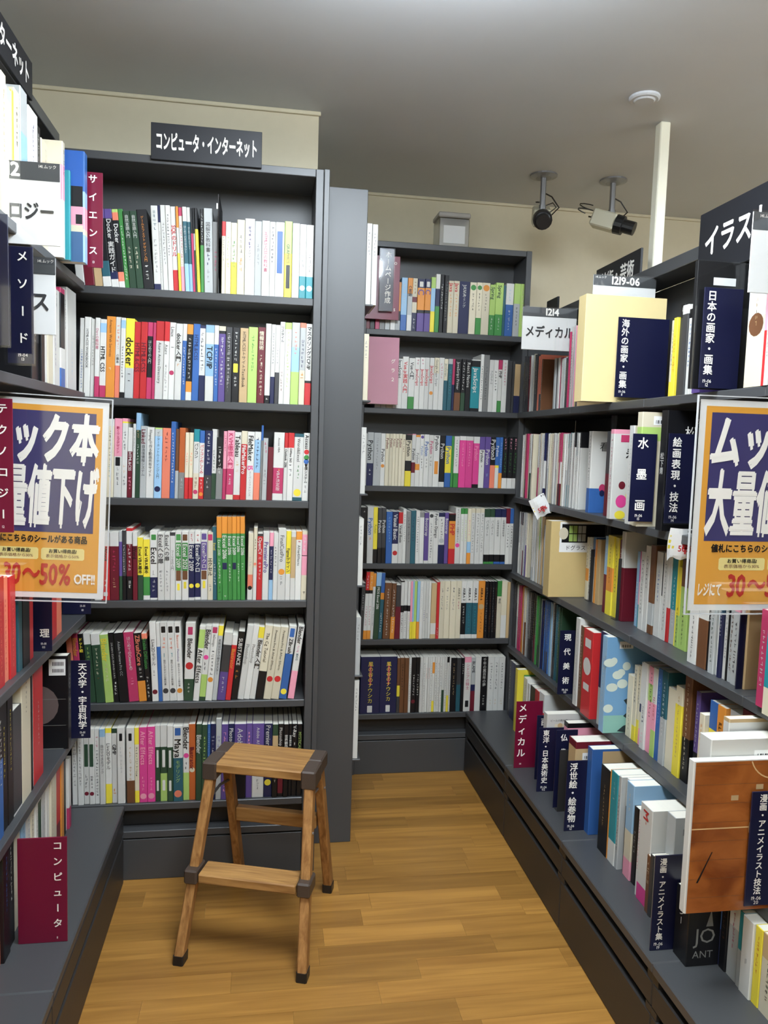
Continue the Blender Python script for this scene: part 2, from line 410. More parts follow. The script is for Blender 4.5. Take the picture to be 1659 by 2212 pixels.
def make_book(name, spec, w_, h, d, seed):
    """A paperback: cover folded round the pages, spine towards -Y, thickness along X, origin at the spine's foot."""
    rnd = random.Random(seed)
    tk = spec.split(' '); bands = parse_bands(tk[0])
    mb = MB(); t = min(0.0009, w_ * 0.12); b = min(0.0016, w_ * 0.2)
    prof = [(-w_/2, d), (-w_/2, b), (-w_/2 + b, 0), (w_/2 - b, 0), (w_/2, b), (w_/2, d), (w_/2 - t, d), (w_/2 - t, b + t), (-w_/2 + t, b + t), (-w_/2 + t, d)]
    n = len(prof)
    for c, a0, a1 in bands:
        z1 = h * (1 - a0); z0 = h * (1 - a1)
        fs = [(i, (i+1) % n, n + (i+1) % n, n + i) for i in range(n) if i != 9]
        mb.add([(x, y_, z0) for x, y_ in prof] + [(x, y_, z1) for x, y_ in prof], fs, ink(c))
    caps = [(0, 1, 8, 9), (1, 2, 3, 4, 7, 8), (4, 5, 6, 7)]
    mb.add([(x, y_, h) for x, y_ in prof], caps, ink(bands[0][0])); mb.add([(x, y_, 0) for x, y_ in prof], [f[::-1] for f in caps], ink(bands[-1][0]))
    o = mb.build(name)
    MB().box(-w_/2 + t, w_/2 - t, b + t, d - 0.001, 0.0006, h - 0.0008, PAPER).build('page_block', o)
    lt, pr = MB(), MB()
    for q in tk[1:]:
        if q[0] == '*':
            c, f = q[1:].split('/')
            disc(pr, 0, h * (1 - float(f)), w_ * 0.4, -0.0003, ink(c)); continue
        g = TOK.match('~/' + q[1:] if q[0] == '~' else q)
        tx, c, a0, a1, sz = g.group(1), g.group(2), float(g.group(3)), float(g.group(4)), g.group(5)
        zt, zb = h * (1 - a0), h * (1 - a1)
        if tx == '~':
            if sz: quad(pr, -w_ * float(sz)/2, w_ * float(sz)/2, zb, zt, -0.0002, ink(c), min(0.0012, w_ * 0.1))
            else: marks(lt, ink(c), 0, zt, zb, min(w_ * 0.55, 0.009), -0.0005, rnd)
        else:
            sz = float(sz or 0.62); lat = not wide(tx[0])
            fit_v(lt, tx, ink(c), 0, zt, zb, w_ * sz * (1.3 if lat else 1.0), -0.0006, 0.018 if sz >= 0.7 else 0.0)
    if pr.v: pr.build('cover_print', o)
    if lt.v: lt.build('lettering', o)
    return o
ROWS = [
('A1', 1.705, '''
-0.5023 0.022 0.2005 -0.1 2.235 k.6,w
-0.4786 0.0254 0.2023 -0.1 2.235 m 図解/w/.5-.8
-0.4549 0.0219 0.204 -0.1 2.235 a
-0.433 0.022 0.2057 -0.1 2.235 u.12,k.55,t.2,w
-0.4122 0.0195 0.2073 -0.1 2.235 u.12,k.68,n.1,w Docker_実践ガイド/w/.13-.82/.8
-0.3945 0.016 0.2086 -0.1 2.235 v.04,s.1,k.66,s.12,w Docker/w/.16-.6/.8
-0.38 0.0129 0.211 -0.1 2.235 G ~w/.2-.9
-0.3641 0.0189 0.2057 -0.1 2.235 D 自然言語入門/w/.05-.35 ~i/.45-.75
-0.3456 0.0182 0.2063 -0.1 2.235 D 自然言語入門/w/.05-.35 ~i/.45-.75
-0.3229 0.0273 0.2114 -0.1 2.235 k ゲームエフェクト_デザイン入門/o/.08-.66/.42 ~w/.7-.9
-0.3001 0.0183 0.2253 -0.05 2.235 w.93,n ~t/.05-.3 ~g/.4-.8
-0.2876 0.0068 0.2275 -0.05 2.235 n.2,w ~g/.3-.8
-0.2771 0.0141 0.2283 -0.05 2.235 w ~g/.2-.7
-0.2635 0.0131 0.228 -0.05 2.235 w ~d/.1-.6
-0.2497 0.0145 0.2273 -0.05 2.235 w.75,r SQLのドリル/r/.2-.72/.8
-0.2391 0.0066 0.2273 -0.05 2.235 o.25,w.3,y
-0.2303 0.0111 0.2266 -0.05 2.235 R.1,w.6,p ~R/.2-.7
-0.2191 0.0114 0.2275 -0.05 2.235 w.17,t.5,l はじめてのAIリテラシー/w/.2-.66
-0.2088 0.0093 0.2277 -0.05 2.235 w.17,t.5,l はじめてのAIリテラシー/w/.2-.66
-0.2008 0.0066 0.2262 -0.05 2.235 k.3,R
-0.1949 0.0053 0.2267 -0.05 2.235 k.3,e.2,D
-0.1881 0.0082 0.2267 -0.05 2.235 k.25,y ~G/.6-.9
-0.1788 0.0104 0.2264 -0.02 2.235 k.43,G ~w/.05-.4
-0.1619 0.0234 0.2284 -0.02 2.235 e 図解5G教科書/k/.16-.52/.6 ~n/.53-.68 ~g/.72-.9
-0.1423 0.0158 0.1937 -0.02 2.235 g ~R/.4-.7
-0.1224 0.0105 0.1964 0 2.235 r.2,i ~g/.2-.55
-0.1098 0.0147 0.1961 0 2.235 w.5,i ~v/.2-.65
-0.0942 0.0165 0.1948 0 2.235 i.55,y ~G/.25-.65
-0.0751 0.0217 0.2046 0 2.235 i ~g/.2-.45 ~o/.5-.7
-0.0506 0.0272 0.2088 0 2.235 w セキュア・バイ・デザイン/k/.1-.55/.5 ~u/.1-.4
-0.0271 0.0199 0.2045 0 2.235 e ~g/.3-.6
-0.0063 0.0217 0.2065 0 2.235 w HTML5+CSSの教科書/R/.15-.68/.6
0.0124 0.0157 0.2049 0 2.235 w ~d/.06-.55
0.033 0.0255 0.2069 0 2.235 w ~b/.12-.68/.6
0.0566 0.0216 0.2106 0 2.235 v.42,y GRAPHICS/d/.3-.55/.6 ~k/.57-.88/.5
0.0778 0.0207 0.206 0 2.235 w ~e/.2-.8
0.0977 0.0192 0.205 0 2.235 w.7,c ~g/.4-.65 *w/.86
0.1177 0.0208 0.2052 0 2.235 w.7,c ~g/.4-.65 *w/.86
'''),
('A2', 1.405, '''
-0.504 0.013 0.2128 0.025 2.235 w ~b/.4-.9
-0.4892 0.0166 0.2159 0.025 2.235 w HTML+CSS_WORDBOOK/d/.12-.82/.45
-0.4751 0.0116 0.212 0.025 2.235 w ~g/.2-.6
-0.4631 0.0123 0.215 0.025 2.235 w.74,R Dartの教科書/R/.1-.6/.6
-0.4484 0.017 0.2123 0.025 2.235 w.05,l.12,w.68,R HTML_CSS/k/.35-.68/.8
-0.4281 0.0237 0.2209 0.025 2.235 o Amazon_Web_Services/q/.04-.5/.6 ~i/.62-.68
-0.409 0.0145 0.2203 0.025 2.235 w.6,s の基本/k/.45-.6 ~s/.1-.4
-0.3954 0.0127 0.2187 0.025 2.235 w.03,l.1,w.8,k ~d/.35-.75
-0.3775 0.0232 0.2181 0.025 2.235 y.62,e docker/k/.24-.6/.95 ~d/.66-.8
-0.3572 0.0174 0.2102 0.025 2.235 r HTML&CSS/m/.26-.74/.75
-0.3398 0.0175 0.2107 0.025 2.235 r HTML&CSS/m/.26-.74/.75
-0.3235 0.0152 0.2109 0.025 2.235 R.18,k.54,R はじめての入門/w/.2-.72
-0.312 0.0077 0.2103 0.025 2.235 R
-0.2968 0.0227 0.2151 0.025 2.235 r.25,w Azure_Active_Directory/d/.27-.8/.6
-0.2784 0.0141 0.2145 0.025 2.235 r.25,w Azure/k/.28-.5/.6 ~g/.55-.9
-0.2631 0.0165 0.2134 0.025 2.235 w Linux/k/.04-.3/.6 ~d/.3-.36 *R/.65
-0.2454 0.0189 0.211 0.025 2.235 w docker入門/k/.13-.5/.8 ~o/.52-.56
-0.2301 0.0118 0.2112 0.025 2.235 w.22,b ~w/.3-.8
-0.2159 0.0166 0.2107 0.025 2.235 o.13,k.62,o.14,w ~w/.16-.72
-0.1981 0.019 0.2129 0.025 2.235 b HTML&CSS/n/.12-.6/.6
-0.18 0.0177 0.2104 0.012 2.235 n.04,w.62,n ~d/.1-.6
-0.159 0.0242 0.212 0.012 2.235 l.1,w.15,l.42,w TCP/IP/k/.28-.58/.95
-0.1408 0.0124 0.2117 0.012 2.235 w.25,b ~w/.3-.8
-0.1249 0.0193 0.2101 0.012 2.235 i.06,k.04,u ~w/.14-.8
-0.1061 0.0184 0.2086 0.012 2.235 d ~w/.08-.88
-0.0864 0.0209 0.2084 0.012 2.235 k ~w/.05-.45 ~y/.48-.6/.6 ~w/.65-.8
-0.0642 0.0235 0.2084 0.012 2.235 a HTML/CSSトサイトTextBook/k/.05-.8/.6
-0.0394 0.0261 0.2121 0.012 2.235 v ~G/.1-.6
-0.0154 0.0219 0.2134 0.012 2.235 m 情報技術/i/.05-.3/.7 ~i/.35-.9
0.0034 0.0156 0.2243 0.012 2.235 w.9,k ~w/.93-.96
0.0174 0.0124 0.2226 0.012 2.235 w.66,n ~g/.1-.5
0.0299 0.0127 0.222 0.012 2.235 w.6,d ~g/.3-.5
0.0431 0.0137 0.2314 0.012 2.235 w リスタイル/d/.04-.3/.7 ~q/.6-.85
0.0595 0.0191 0.2306 0.012 2.235 v.08,w ~v/.1-.8
0.0808 0.0235 0.2317 0.012 2.235 e.3,l.3,v ~s/.1-.4
0.101 0.0169 0.2315 0.012 2.235 s.06,e.52,i ~n/.2-.55 ~o/.6-.7
0.1188 0.0187 0.2297 0.012 2.235 w.7,k.03,r マスタリングTCP/IP/k/.03-.58/.75
'''),
('A3', 1.127, '''
-0.4479 0.0146 0.2176 0.018 2.235 p.4,u ~u/.6-.75
-0.4392 0.0029 0.1829 0.018 2.235 w.6,R
-0.4282 0.0191 0.2189 0.018 2.235 w.09,i ~d/.15-.6 ~c/.6-.75
-0.4081 0.0211 0.221 0.018 2.235 p.48,w 動くウェブデザイン/R/.1-.44/.7 ~k/.49-.6/.6 ~d/.62-.85
-0.3901 0.0149 0.2217 0.018 2.235 p.04,y.02,w ~d/.15-.4 ~a/.58-.7 ~d/.72-.85
-0.3753 0.0145 0.1966 0.018 2.235 w.34,m HTML&CSS/w/.35-.62/.8 ~p/.7-.9
-0.3641 0.0079 0.2075 0.018 2.235 w ~d/.06-.4
-0.3539 0.0126 0.238 0.018 2.235 l.2,D ~a/.2-.3 ~w/.35-.6
-0.3392 0.0168 0.2023 0.018 2.235 e Linked/m/.05-.25/.8 自治体情報システム/k/.26-.7/.6
-0.3198 0.022 0.1993 0.018 2.235 w Ffmpegで作る動画共有サイト/k/.04-.7/.6
-0.2984 0.0209 0.1986 0.018 2.235 v.02,e.1,l インターネットルーティング入門/d/.05-.72/.6 *n/.87
-0.2765 0.0229 0.1983 0.018 2.235 s ~m/.05-.25 ~m/.25-.48
-0.2585 0.0132 0.2172 0.018 2.235 b ~w/.14-.8
-0.2469 0.01 0.1968 0.018 2.235 q.6,e
-0.2334 0.0168 0.2007 0.018 2.235 O.63,g ~e/.7-.9
-0.2195 0.011 0.188 0.018 2.235 i.68,r ~s/.3-.5
-0.2079 0.0121 0.1879 0.018 2.235 i.68,r ~s/.3-.5
-0.1938 0.0161 0.198 0.018 2.235 c.18,w.45,i パソコン/k/.2-.42/.8 ~q/.68-.85 *R/.9
-0.1786 0.0143 0.1944 0.018 2.235 b.18,w.5,r パソコンのしくみ/r/.2-.65/.75 ~w/.7-.85 *o/.93
-0.1603 0.0223 0.195 0.018 2.235 n.65,d ~w/.03-.5 ~w/.67-.85
-0.1446 0.0135 0.1999 0.018 2.235 w.63,D ~D/.3-.6
-0.1286 0.0186 0.177 0.018 2.235 k.5,g ~w/.15-.6
-0.1139 0.0108 0.195 0.018 2.235 p.55,R ~R/.05-.3
-0.0984 0.0202 0.1968 0.018 2.235 p.55,R.38,i KVM徹底入門/R/.04-.54/.85 ~w/.6-.8
-0.0787 0.0192 0.1935 0.018 2.235 w.93,r Tableau/k/.05-.37/.85 ~a/.4-.6
-0.0606 0.0171 0.1973 0.018 2.235 i.19,r FileMakerPro/w/.2-.68/.7
-0.0419 0.0203 0.1958 0.018 2.235 w FileMaker/k/.06-.44/.85 15/h/.5-.58/.8 スーパーリファレンス/d/.58-.95/.5
-0.0227 0.0182 0.1964 0.018 2.235 w.12,l.48,s ~n/.08-.55
-0.0103 0.0064 0.2151 0.018 2.235 b.2,g
-0.0001 0.014 0.1789 0.018 2.235 e ~R/.06-.25 ~g/.5-.75
0.015 0.0162 0.1535 0.018 2.235 m
0.0382 0.0303 0.1963 0.018 2.235 w.52,R.38,w Access_VBA/k/.08-.3/.6 VBA決定版/w/.56-.86/.5 ~o/.53-.57
0.0588 0.0108 0.1958 0.018 2.235 r.22,w Outlook_2016/d/.24-.53/.7
0.0729 0.0174 0.1963 0.018 2.235 r.22,w Office_365/d/.23-.44/.7 ~d/.45-.66
0.0952 0.0273 0.1944 0.018 2.235 t.05,w.9,t Word&Excel/d/.07-.42/.5 ~G/.46-.7 *y/.88
0.1181 0.0186 0.1973 0.018 2.235 w Access/k/.03-.24/.8 *r/.28 *G/.36 *b/.42 管理システム/k/.45-.74/.7 ~g/.76-.9
'''),
('A4', 0.834, '''
-0.4593 0.0187 0.1946 -0.008 2.235 w
-0.4385 0.0229 0.1928 -0.008 2.235 w.2,r Word/k/.21-.42/.75 ~w/.68-.82 ~w/.88-.94/.5
-0.4146 0.0249 0.1931 -0.008 2.235 w.2,m ~R/.25-.6 ~a/.65-.85
-0.3976 0.0091 0.197 -0.008 2.235 e.15,u.5,D
-0.3877 0.0107 0.1992 -0.008 2.235 d.65,k ~w/.2-.6
-0.3734 0.0179 0.206 -0.008 2.235 r.04,w.18,m.45,k ~w/.22-.6 ~w/.72-.85
-0.3581 0.0128 0.1948 -0.008 2.235 w.2,m Word/k/.2-.45/.85
-0.3441 0.0152 0.1795 -0.008 2.235 y.6,D Excel_VBA基本/k/.15-.58/.7
-0.3271 0.0188 0.1797 -0.008 2.235 w.03,y.6,G.3,w Excel_VBA基本/k/.15-.58/.7
-0.3067 0.0221 0.1986 -0.008 2.235 w.67,n.3,w ~G/.05-.13/.6 Excel/k/.24-.48/.9 ~g/.56-.66 ~w/.7-.9
-0.2866 0.0181 0.193 -0.008 2.235 w Excelへの扉/d/.02-.46/.7 ~k/.55-.59 ~g/.6-.88
-0.2694 0.0161 0.1932 -0.008 2.235 w Excelへの扉/d/.02-.46/.7 ~k/.55-.59 ~g/.6-.88
-0.2543 0.0142 0.1961 -0.008 2.235 d.05,w フーリエの入門/k/.25-.62/.6
-0.238 0.0184 0.1984 -0.008 2.235 w ~G/.04-.13/.7 ~G/.16-.57/.85 Excel_2019/w/.18-.55/.7 ~q/.57-.72/.75 ~y/.76-.86/.4
-0.2192 0.0191 0.1986 -0.008 2.235 w ~q/.04-.13/.7 ~G/.16-.57/.85 Excel_2021/w/.18-.55/.7 ~q/.57-.7/.75 ~y/.73-.83/.4
-0.2014 0.0165 0.1995 -0.008 2.235 w.18,n.78,w ~r/.03-.16 Excel_2019/w/.2-.58/.85 *y/.79
-0.1846 0.0172 0.1997 -0.008 2.235 w.18,n.78,w ~r/.03-.16 Excelマクロ/w/.2-.6/.8 *y/.79
-0.1663 0.0195 0.1993 -0.008 2.235 w ~u/.03-.12/.7 ~u/.15-.56/.85 Excelマクロ/w/.17-.54/.7 ~q/.57-.7/.75 ~y/.72-.83/.4
-0.1488 0.0154 0.1974 -0.008 2.235 i ~R/.03-.12/.8 エクセル/k/.36-.7/.9 ~g/.75-.88
-0.1351 0.0128 0.2131 -0.02 2.235 t Excel/y/.2-.45/.6 ~w/.5-.8
-0.1216 0.0141 0.2426 -0.02 2.235 o.25,G Excel_2010/w/.27-.5/.6 ~w/.5-.8 ~k/.83-.92
-0.1065 0.0161 0.2429 -0.02 2.235 o.2,G Excel_2016/w/.22-.53/.8 ~n/.55-.63/.8 ~w/.94-.97
-0.092 0.0129 0.2431 -0.02 2.235 o.2,G Excel_2016/w/.22-.53/.8 ~w/.56-.78
-0.0791 0.0129 0.2433 -0.02 2.235 o.2,G Excel_2019/w/.22-.53/.8 ~n/.55-.63/.8
-0.0673 0.0108 0.2435 -0.02 2.235 o.2,G Excel_2016/w/.22-.53/.8 ~w/.56-.78
-0.0553 0.0132 0.2436 -0.02 2.235 o.2,G Excel_2016/w/.22-.53/.8 ~w/.55-.65
-0.0362 0.0156 0.1957 0.008 2.235 i.62,s.2,w ~e/.35-.5 *k/.82
-0.023 0.0108 0.2123 0.008 2.235 i.55,w ~k/.15-.3 *s/.5
-0.0094 0.0163 0.1949 0.008 2.235 d.04,r OpenCV/w/.06-.32/.8 ~w/.35-.7
0.008 0.0185 0.1985 0.008 2.235 w PremierePro/u/.14-.6/.8
0.0233 0.012 0.1986 0.008 2.235 p.2,n.5,l ~w/.25-.6
0.0359 0.0131 0.1977 0.008 2.235 w ~d/.2-.5
0.0539 0.023 0.209 0.008 2.235 w FinalCutPro/d/.08-.5/.55 *o/.6 ~d/.66-.8
0.0726 0.0143 0.2037 0.008 2.235 y.62,w Figmaデザイン/d/.25-.6/.7
0.0869 0.0143 0.2028 0.008 2.235 w.08,a.6,w
0.1029 0.0177 0.203 0.008 2.235 o.12,w ~r/.13-.16 AfterEffects/d/.18-.6/.5
0.12 0.0166 0.2043 0.008 2.235 i.05,p.3,k.01,p.28,i ~w/.08-.3 ~k/.86-.92
'''),
('A5', 0.535, '''
-0.5238 0.017 0.2033 -0.085 2.235 s
-0.5071 0.0164 0.2031 -0.085 2.235 R Blender/o/.05-.4/.85
-0.4921 0.0137 0.2018 -0.085 2.235 k ドット絵/y/.05-.3/.8
-0.4749 0.0206 0.2029 -0.085 2.235 w.16,D ~v/.2-.6
-0.4523 0.0246 0.2015 -0.085 2.235 w.16,D ~i/.2-.6 ~q/.62-.66
-0.4285 0.023 0.1988 -0.085 2.235 v Blender/y/.06-.4/.85 ~i/.42-.7
-0.4089 0.0162 0.2035 -0.085 2.235 k リアルタイムビジュアライゼーション/w/.14-.66/.6 ~w/.7-.9
-0.3881 0.0255 0.2034 -0.085 2.235 k Adobe_Premiere_Pro_CC/e/.12-.62/.5
-0.3614 0.0279 0.2044 -0.085 2.235 R はじめてのCinema4D/w/.06-.55/.5 ~p/.65-.8
-0.3365 0.0219 0.2017 -0.085 2.235 k.7,o ZBrushCore/s/.03-.48/.7 ~w/.5-.66
-0.3178 0.0154 0.2003 -0.085 2.235 s.08,k Stable_Diffusion/G/.06-.58/.7 ~w/.62-.95
-0.3009 0.0183 0.234 -0.045 2.235 w Live2Dモデル/k/.22-.55/.65 ~g/.6-.7 *m/.88
-0.2863 0.0108 0.2315 -0.045 2.235 w.3,b
-0.2709 0.02 0.2326 -0.045 2.235 w ~k/.05-.13/.6 ~s/.18-.35 ~c/.38-.45 操作とデザインの教科書/d/.47-.8/.6 *d/.87
-0.2509 0.0201 0.2325 -0.045 2.235 w ~k/.05-.13/.6 ~s/.18-.35 ~c/.38-.45 操作とデザインの教科書/d/.47-.8/.6 *d/.87
-0.2314 0.0189 0.2324 -0.045 2.235 w ~k/.05-.13/.6 Illustrator/s/.16-.33/.6 Photoshop/u/.34-.5/.6 操作とデザインの教科書/d/.52-.82/.6 *o/.87
-0.2081 0.0276 0.2308 0.02 2.235 w.72,D ~R/.05-.15/.5 Blender/k/.2-.46/.85 *r/.55 ~w/.76-.9
-0.1865 0.0173 0.2214 0.08 2.235 w.04,v.25,w After_Effects/k/.3-.8/.8
-0.169 0.0178 0.2226 0.08 2.235 w.65,v.3,D Blender/k/.04-.38/.85 *h/.42 ~d/.48-.6
-0.1505 0.0192 0.2238 0.08 2.235 w ~R/.02-.1/.7 InDesign/g/.12-.28/.6 ~d/.32-.66 *o/.72
-0.1338 0.0141 0.2224 0.08 2.235 y.13,e 名刺はがき小冊子ポスター/k/.16-.75/.65
-0.1146 0.0244 0.2027 0.1 2.235 w.18,d.4,u ~w/.65-.9
-0.0947 0.0154 0.1945 0.1 2.235 w.15,r Illustrator/o/.18-.7/.75
-0.0773 0.0194 0.2045 0.1 2.235 k SUBSTANCE/w/.1-.5/.7 ~o/.55-.7
-0.0585 0.0181 0.2227 0.12 2.235 w Photoshop/g/.25-.55/.6
-0.0411 0.0169 0.2226 0.12 2.235 w Photoshop/g/.25-.55/.6
-0.0242 0.0169 0.2172 0.12 2.235 y.15,w Blender入門/k/.18-.58/.9
-0.004 0.0235 0.2224 0.12 2.235 i.62,k The_Cg_Tutorial/k/.1-.5/.6
0.0189 0.0222 0.2195 0.12 2.235 i Premiere_Pro_&_After_Effects/d/.05-.6/.5 *r/.72
0.0418 0.0236 0.218 0.12 2.235 i Premiere_Pro_&_After_Effects/d/.05-.6/.5 *r/.72
0.0648 0.0224 0.2207 0.125 2.235 w.38,b.62 ~b/.03-.15/.6 ZBrush/k/.17-.38/.7 *y/.9
0.0892 0.019 0.2232 0.125 2.235 w.62,p Blender/k/.02-.26/.85 ~h/.28-.38 3DCG/t/.38-.48/.7
'''),
('A6', 0.233, '''
-0.5241 0.0163 0.2222 -0.012 2.235 w ~g/.15-.75
-0.5079 0.0161 0.2217 -0.012 2.235 w ~g/.15-.75
-0.4922 0.0153 0.2237 -0.012 2.235 w ~D/.2-.5/.7 ~d/.6-.8 *m/.86
-0.477 0.0151 0.2245 -0.012 2.235 w ~D/.2-.5/.7 ~d/.6-.8 *m/.86
-0.4621 0.0149 0.2241 -0.012 2.235 w ~R/.1-.25 ~d/.28-.9
-0.447 0.0154 0.2237 -0.012 2.235 l.1,w 自分でできるブック/d/.2-.6/.65
-0.4307 0.0173 0.2245 -0.012 2.235 y.06,w.68,y Live2Dモデル/k/.2-.55/.65
-0.4139 0.0164 0.2228 -0.012 2.235 D.06,w GIMP/d/.2-.42/.7 ~o/.8-.9
-0.395 0.0213 0.226 -0.012 2.235 w ~k/.07-.17/.4 ~e/.25-.6
-0.3689 0.0226 0.2253 -0.012 2.235 w.7,q ~k/.07-.17/.4 ~a/.25-.7
-0.3511 0.013 0.2248 -0.012 2.235 y.22,i.62,y ~d/.25-.65
-0.3334 0.0224 0.2255 -0.012 2.235 h After_Effects/p/.05-.5/.7 ~p/.65-.85 *p/.92
-0.3109 0.0225 0.2262 -0.012 2.235 h After_Effects/p/.05-.5/.7 ~p/.65-.85 *p/.92
-0.2925 0.0143 0.2294 -0.012 2.235 w.28,D ~w/.32-.55/.4 ~w/.72-.86/.4
-0.2753 0.0202 0.2289 -0.012 2.235 w.28,D.35,v ~w/.32-.55/.4 ~w/.72-.86/.4
-0.2568 0.0167 0.2284 -0.012 2.235 w.28,D ~w/.32-.55/.4 ~w/.72-.86/.4
-0.2346 0.0275 0.2266 -0.012 2.235 w.42,t.58 ~b/.02-.12/.6 Maya/k/.17-.42/.95 モデリング/v/.45-.75/.6 *s/.9
-0.2113 0.0192 0.2259 -0.012 2.235 w.63,v Blender/k/.02-.34/.9 *h/.4 ~d/.47-.6
-0.1944 0.0193 0.2301 -0.012 2.235 O Illustrator/m/.3-.6/.7 *i/.6
-0.1765 0.0164 0.2313 0 2.235 D Blender/w/.12-.5/.9
-0.1604 0.0158 0.2292 0 2.235 D ~v/.15-.6
-0.1482 0.0087 0.2288 0 2.235 b ~l/.05-.5
-0.1359 0.0159 0.2302 0 2.235 n ~w/.15-.7
-0.1198 0.0162 0.245 0 2.235 e ~u/.2-.4
-0.1019 0.0195 0.2293 0 2.235 u ~p/.1-.9
-0.0832 0.0179 0.2288 0 2.235 n Photoshop/w/.05-.4/.7
-0.0571 0.0344 0.2281 0 2.235 u.65,k Adobe/w/.05-.35/.5
-0.0309 0.0181 0.2273 0 2.235 u ~p/.1-.5
-0.0045 0.0346 0.2266 0 2.235 u.65,w Adobe_After/w/.05-.35/.5 ~g/.75-.9
0.0252 0.0248 0.2258 0 2.235 n Premiere_Pro/w/.02-.5/.6 *y/.8
0.0459 0.0166 0.2242 0 2.235 D.15,a.3,k ~i/.7-.8
0.0625 0.0166 0.2248 0 2.235 k Photoshop/w/.05-.3/.6 ~m/.75-.95/.9
0.0783 0.015 0.2244 0 2.235 k 世界観作画/w/.1-.6/.7
0.0908 0.01 0.2241 0 2.235 k 世界観作画/w/.1-.6/.7
0.1035 0.0154 0.2237 0 2.235 k V-Ray/w/.02-.2/.7 ~w/.25-.5
0.1188 0.0151 0.2233 0 2.235 k MYSTICAL/v/.1-.4/.6
'''),
('B1', 1.728, '''
0.3729 0.0177 0.1751 0.01 2.895 m
0.3912 0.019 0.1762 0.01 2.895 k
0.4092 0.0169 0.1773 0.01 2.895 R
0.4283 0.0212 0.1785 0.01 2.895 g
0.4484 0.0191 0.1797 0.01 2.895 e
0.4676 0.0192 0.1809 0.01 2.895 k.7,w
0.4868 0.0192 0.178 0.01 2.895 o.6,k.2,e
0.5082 0.0235 0.1956 0.01 2.895 l.7,b ~i/.1-.5
0.5296 0.0193 0.1949 0.01 2.895 o.3,e.4,w C言語/k/.15-.35/.8
0.5489 0.0193 0.1961 0.01 2.895 i.35,m.1,i.2,n ~q/.05-.3 ~w/.75-.95
0.5726 0.028 0.1947 0.01 2.895 n.17,o.42,k.06,u ~w/.05-.15/.5 C/u/.2-.32/.9
0.5984 0.0238 0.1955 0.01 2.895 n.17,o.42,k.06,u ~w/.05-.15/.5 C/u/.2-.32/.9
0.6192 0.0178 0.2046 0.01 2.895 v.2,l.42,y
0.6367 0.0174 0.2168 0.01 2.895 w.25,n.3,G
0.653 0.0152 0.2162 0.01 2.895 k ~w/.15-.6
0.6689 0.0165 0.2139 0.01 2.895 k ~g/.1-.8
0.6874 0.0205 0.1944 0.01 2.895 i Java/r/.04-.22/.8 ~o/.25-.7
0.7086 0.0219 0.1949 0.01 2.895 i Java/r/.04-.22/.8 ~o/.25-.7
0.7404 0.0417 0.1956 0.01 2.895 n プログラミング/w/.06-.5/.4 JAVA/w/.06-.3/.4
0.7744 0.0264 0.1944 0.01 2.895 i *G/.1 ~d/.2-.55
0.7986 0.0221 0.1951 0.01 2.895 i.68,G *G/.1 ~d/.2-.55
0.8252 0.031 0.1955 0.01 2.895 i *o/.1 ~d/.2-.55
0.8517 0.0222 0.19 0.01 2.895 v.6,G Spring/D/.05-.3/.8 ~w/.65-.9
0.8782 0.0307 0.1987 0.01 2.895 v.6,G Spring/D/.05-.3/.8 ~w/.65-.9
0.8993 0.0116 0.1908 0.01 2.895 t
0.9208 0.0313 0.1996 0.01 2.895 w.4,b ~l/.1-.35 ~w/.5-.9
0.949 0.0251 0.2001 0.01 2.895 v.38,e ~d/.45-.8
0.9712 0.0193 0.2002 0.01 2.895 v ~i/.1-.8
'''),
('B2', 1.436, '''
0.4191 0.0235 0.1829 0.01 2.895 e
0.4416 0.0214 0.1839 0.01 2.895 w
0.4641 0.0236 0.185 0.01 2.895 i
0.4828 0.0138 0.1858 0.01 2.895 w
0.5 0.0207 0.1866 0.01 2.895 w JavaScript/k/.02-.4/.7
0.5225 0.0242 0.196 0.01 2.895 w Vue.js実践入門/r/.1-.7/.8
0.5465 0.0238 0.1909 0.01 2.895 w.76,G Vue入門/d/.08-.42/.75
0.5681 0.0195 0.194 0.01 2.895 w JavaScript/r/.22-.55/.8 ~R/.02-.15
0.5877 0.0196 0.1949 0.01 2.895 w JavaScript/r/.22-.55/.8 ~R/.02-.15
0.6062 0.0174 0.1958 0.01 2.895 w JavaScript/r/.22-.55/.8
0.6239 0.0179 0.1958 0.01 2.895 w JavaScript/r/.15-.5/.8 *o/.68
0.6425 0.0193 0.1966 0.01 2.895 i.3,w Google_Apps_Script/d/.02-.65/.5
0.662 0.0197 0.1976 0.01 2.895 w ~R/.1-.4
0.6795 0.0154 0.1942 0.01 2.895 i.42,t JavaScript/t/.08-.4/.6
0.696 0.0176 0.195 0.01 2.895 e.1,t ~c/.2-.8
0.7099 0.0101 0.1956 0.01 2.895 R.5,n
0.7275 0.0252 0.1952 0.01 2.895 k.65,q JavaScript_Primer/w/.05-.6/.5
0.749 0.0177 0.1962 0.01 2.895 k.65,D ~w/.05-.6
0.7689 0.0222 0.1958 0.01 2.895 k React_Native/w/.06-.55/.6
0.7978 0.0356 0.1972 0.01 2.895 w.02,k.12,c.8,k JavaScript/w/.16-.65/.8
0.8223 0.0134 0.2186 0.01 2.895 w ~k/.2-.8
0.8401 0.0223 0.2173 0.01 2.895 g ~d/.2-.8
0.8603 0.0179 0.1992 0.01 2.895 w プログラム/k/.2-.5/.6
0.8782 0.0179 0.1992 0.01 2.895 w ~k/.2-.6
0.895 0.0157 0.2 0.01 2.895 R.18,w.6,G PHP/k/.2-.45/.8
0.913 0.0203 0.2008 0.01 2.895 w ~R/.05-.5
0.9331 0.0199 0.1984 0.01 2.895 d
0.948 0.0099 0.1969 0.01 2.895 d
0.9649 0.024 0.1871 0.01 2.895 a.65,n
'''),
